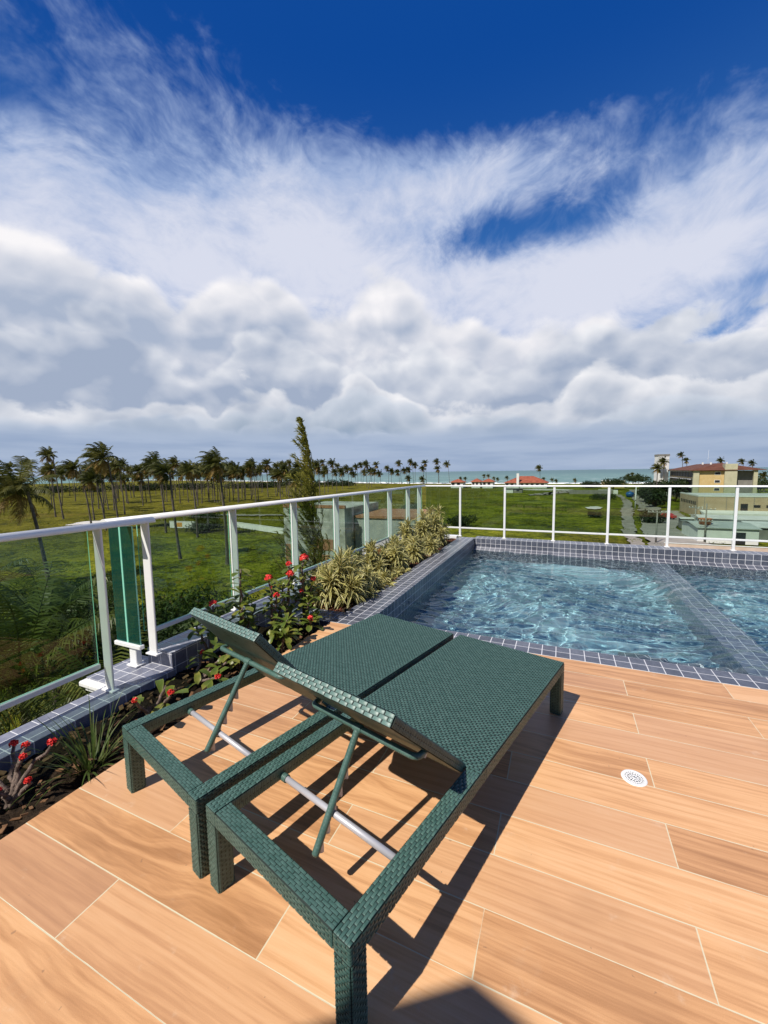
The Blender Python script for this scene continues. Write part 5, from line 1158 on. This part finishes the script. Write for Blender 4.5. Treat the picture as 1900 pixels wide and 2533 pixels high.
# red roofed houses by the beach
def beach_house(label, x, y, w, d, eave, ridge, chim=None):
    t = thing('beach_house', label, 'house', (x, y, GZ), 0, 'red roofed houses by the beach'); pbox(t, 'wall', white_wall, 1, w - 1, 1, d - 1, 0, eave); r = hip_roof(t, red_tile, 0, w, 0, d, eave + .16, ridge)
    n = max(2, int(w / 4))
    for k in range(n): x0 = 1.6 + k * (w - 3) / n; pbox(t, 'window', dark, x0, x0 + (w - 3) / n * .55, .95, .999, eave - 2.2, eave - .4)
    if chim: pbox(r, 'chimney', white_wall, chim, chim + 1.8, -.4, 1.2, 0, ridge + 2.2)
    return t
beach_house('leftmost small red roofed house by the beach', -82.4, 320, 11.8, 11, 4.6, 7.2)
beach_house('middle red roofed house by the beach, second from the left', -65.7, 320, 8.6, 11, 4.9, 7.6)
beach_house('red roofed house joined to the right of the middle one', -57.0, 318, 10.0, 11, 4.9, 7.5)
beach_house('largest red roofed house by the beach with a white chimney tower', -40.5, 322, 32.0, 22, 4.0, 9.0, 9.6)
ks = thing('kiosk', 'small white hut on the grass below the largest red roof', 'hut', (-30.4, 253, GZ)); pbox(ks, 'wall', white_wall, 0, 4.2, 0, 4, 0, 2.3); pbox(ks, 'wall', shade_wall, 4.5, 9.5, 0, 4, 0, 2.5); pbox(ks, 'roof', shade_wall, -.2, 10, -.6, 4.4, 2.6, 2.8); pbox(ks, 'window', dark, 6.2, 7.8, -.05, -.001, 1.0, 2.0)
dw = thing('ruined_wall', 'long dark wall with rubble at the end of the field', 'wall', (4.5, 246, GZ)); pbox(dw, 'wall', shade_wall, 0, 21, 0, .5, 0, 2.3); pbox(dw, 'coping', white_wall, 14, 21, -.05, .55, 2.302, 2.5); pbox(dw, 'wall', white_wall, 21.3, 23.4, 0, .5, 0, 2.4)
yh = thing('shop_house', 'pale yellow low house among trees by the shore', 'house', (27.5, 330, GZ)); pbox(yh, 'wall', cream, 0, 14, 0, 10, 0, 5.0); pbox(yh, 'roof', white_wall, -.4, 14.4, -.4, 10.4, 5.002, 5.3); pbox(yh, 'window', dark, 3, 5, -.05, -.001, 2.4, 3.8)
tk = thing('water_tank', 'round blue plastic water tank in the grass by the track', 'tank', (30.2, 222, GZ)); blue = mat('blue_plastic', (.015, .10, .30), .4)
mb = MB(); mb.lathe([(0, 0), (1.45, 0), (1.75, 1.6), (1.75, 1.9), (1.2, 2.5), (.45, 2.7)], seg=24); mb.build('body', blue, tk); mb = MB(); mb.lathe([(.5, 2.65), (.5, 2.85), (0, 2.9)], seg=16); mb.build('lid', blue, tk)
for k in range(6):
    mb = MB(); a = k * math.pi / 3; mb.box(.5, 1.7, -.06, .06, 2.45, 2.62, 0, Matrix.Rotation(a, 4, 'Z')); mb.build('rib', dark, tk)
ok_ = thing('water_tank', 'open orange water tank on the pale green shed', 'tank', (24.6, 91.5, GZ)); orange = mat('orange_plastic', (.45, .16, .06), .5); mb = MB(); mb.lathe([(0, 3.05), (.85, 3.05), (1.05, 4.05), (1.12, 4.15), (1.0, 4.15), (.9, 3.3), (0, 3.25)], seg=20); mb.build('body', orange, ok_)
# posts and power poles
def pole(label, x, y, h, arms, m):
    t = thing('power_pole', label, 'pole', (x, y, GZ), R_(-12), 'poles along the street'); mb = MB(); mb.tube([(0, 0, 0), (0, 0, h)], [.16, .10], 8); mb.build('shaft', m, t)
    for z, w in arms:
        c = pbox(t, 'cross_arm', m, -w / 2, w / 2, -.14, -.02, z, z + .14)
        for k in (-1, -.5, .5, 1): mb = MB(); mb.lathe([(.0, .0), (.06, 0), (.07, .1), (.03, .2), (0, .2)], (k * w * .46, -.08, z + .14), 8); mb.build('insulator', white_paint, c)
    return t
conc = wallmat('concrete', (.24, .23, .21), (.34, .33, .30), 2)
pole('tall grey power pole with two cross arms before the white canopy', 23.9, 88.5, 7.1, ((6.0, 2.6), (3.9, 1.9)), conc); pole('grey power pole left of the taller one with a single cross arm', 25.1, 99.5, 5.9, ((5.4, 2.2),), conc); pole('grey power pole with a white cross arm beside the red car', 15.9, 85.0, 5.9, ((5.6, 2.8),), conc)
pp = thing('marker_post', 'thin white post standing in the grass between the two tracks', 'post', (22.6, 154, GZ)); mb = MB(); mb.tube([(0, 0, 0), (0, 0, 7.6)], .16, 8); mb.build('shaft', white_wall, pp); mb = MB(); mb.lathe([(.17, 3), (.17, 3.3)], seg=8); mb.build('band', dark, pp)
# red car
car = thing('parked_car', 'red car parked in the street behind the far railing', 'car', (25.7, 126.5, GZ + .28), R_(-40)); redp = mat('red_car_paint', (.50, .02, .015), .25); tyre = mat('tyre', (.012, .012, .012), .8)
mb = MB(); prof = [(-2.1, .35), (-2.15, .75), (-1.6, .95), (-1.0, 1.0), (-.55, 1.45), (.95, 1.48), (1.55, 1.0), (2.05, .92), (2.12, .35)]
n_ = len(prof); mb.add([(x, -.84 if z < 1.2 else -.66, z) for x, z in prof] + [(x, .84 if z < 1.2 else .66, z) for x, z in prof], [[i, i + 1, n_ + i + 1, n_ + i] for i in range(n_ - 1)] + [[n_ - 1, 0, n_, 2 * n_ - 1]]); mb.F.append((np.array([list(range(n_))[::-1]]), 0, False, np.zeros((1, n_, 2)))); mb.F.append((np.array([list(range(n_, 2 * n_))]), 0, False, np.zeros((1, n_, 2)))); mb.build('body', redp, car)
for x in (-1.3, 1.35):
    for y in (-.8, .8): mb = MB(); mb.tube([(x, y - .1, .31), (x, y + .1, .31)], .31, 14); mb.build('wheel', tyre, car)
for s in (-1, 1): mb = MB(); mb.add([(-.85, s * .80, 1.04), (1.2, s * .80, 1.04), (.85, s * .69, 1.40), (-.50, s * .69, 1.40)], [[0, 1, 2, 3]]); mb.build('side_window', dark, car)
ribbon('street', [((14.5, 79), (24, 79)), ((16, 100), (23.5, 108)), ((20, 126), (31, 130)), ((26, 150), (33.8, 152))], z=GZ + .24, m=varied('street_sand', (.24, .22, .19), (.34, .31, .27), .3, .95), seed=8, wig=.2)
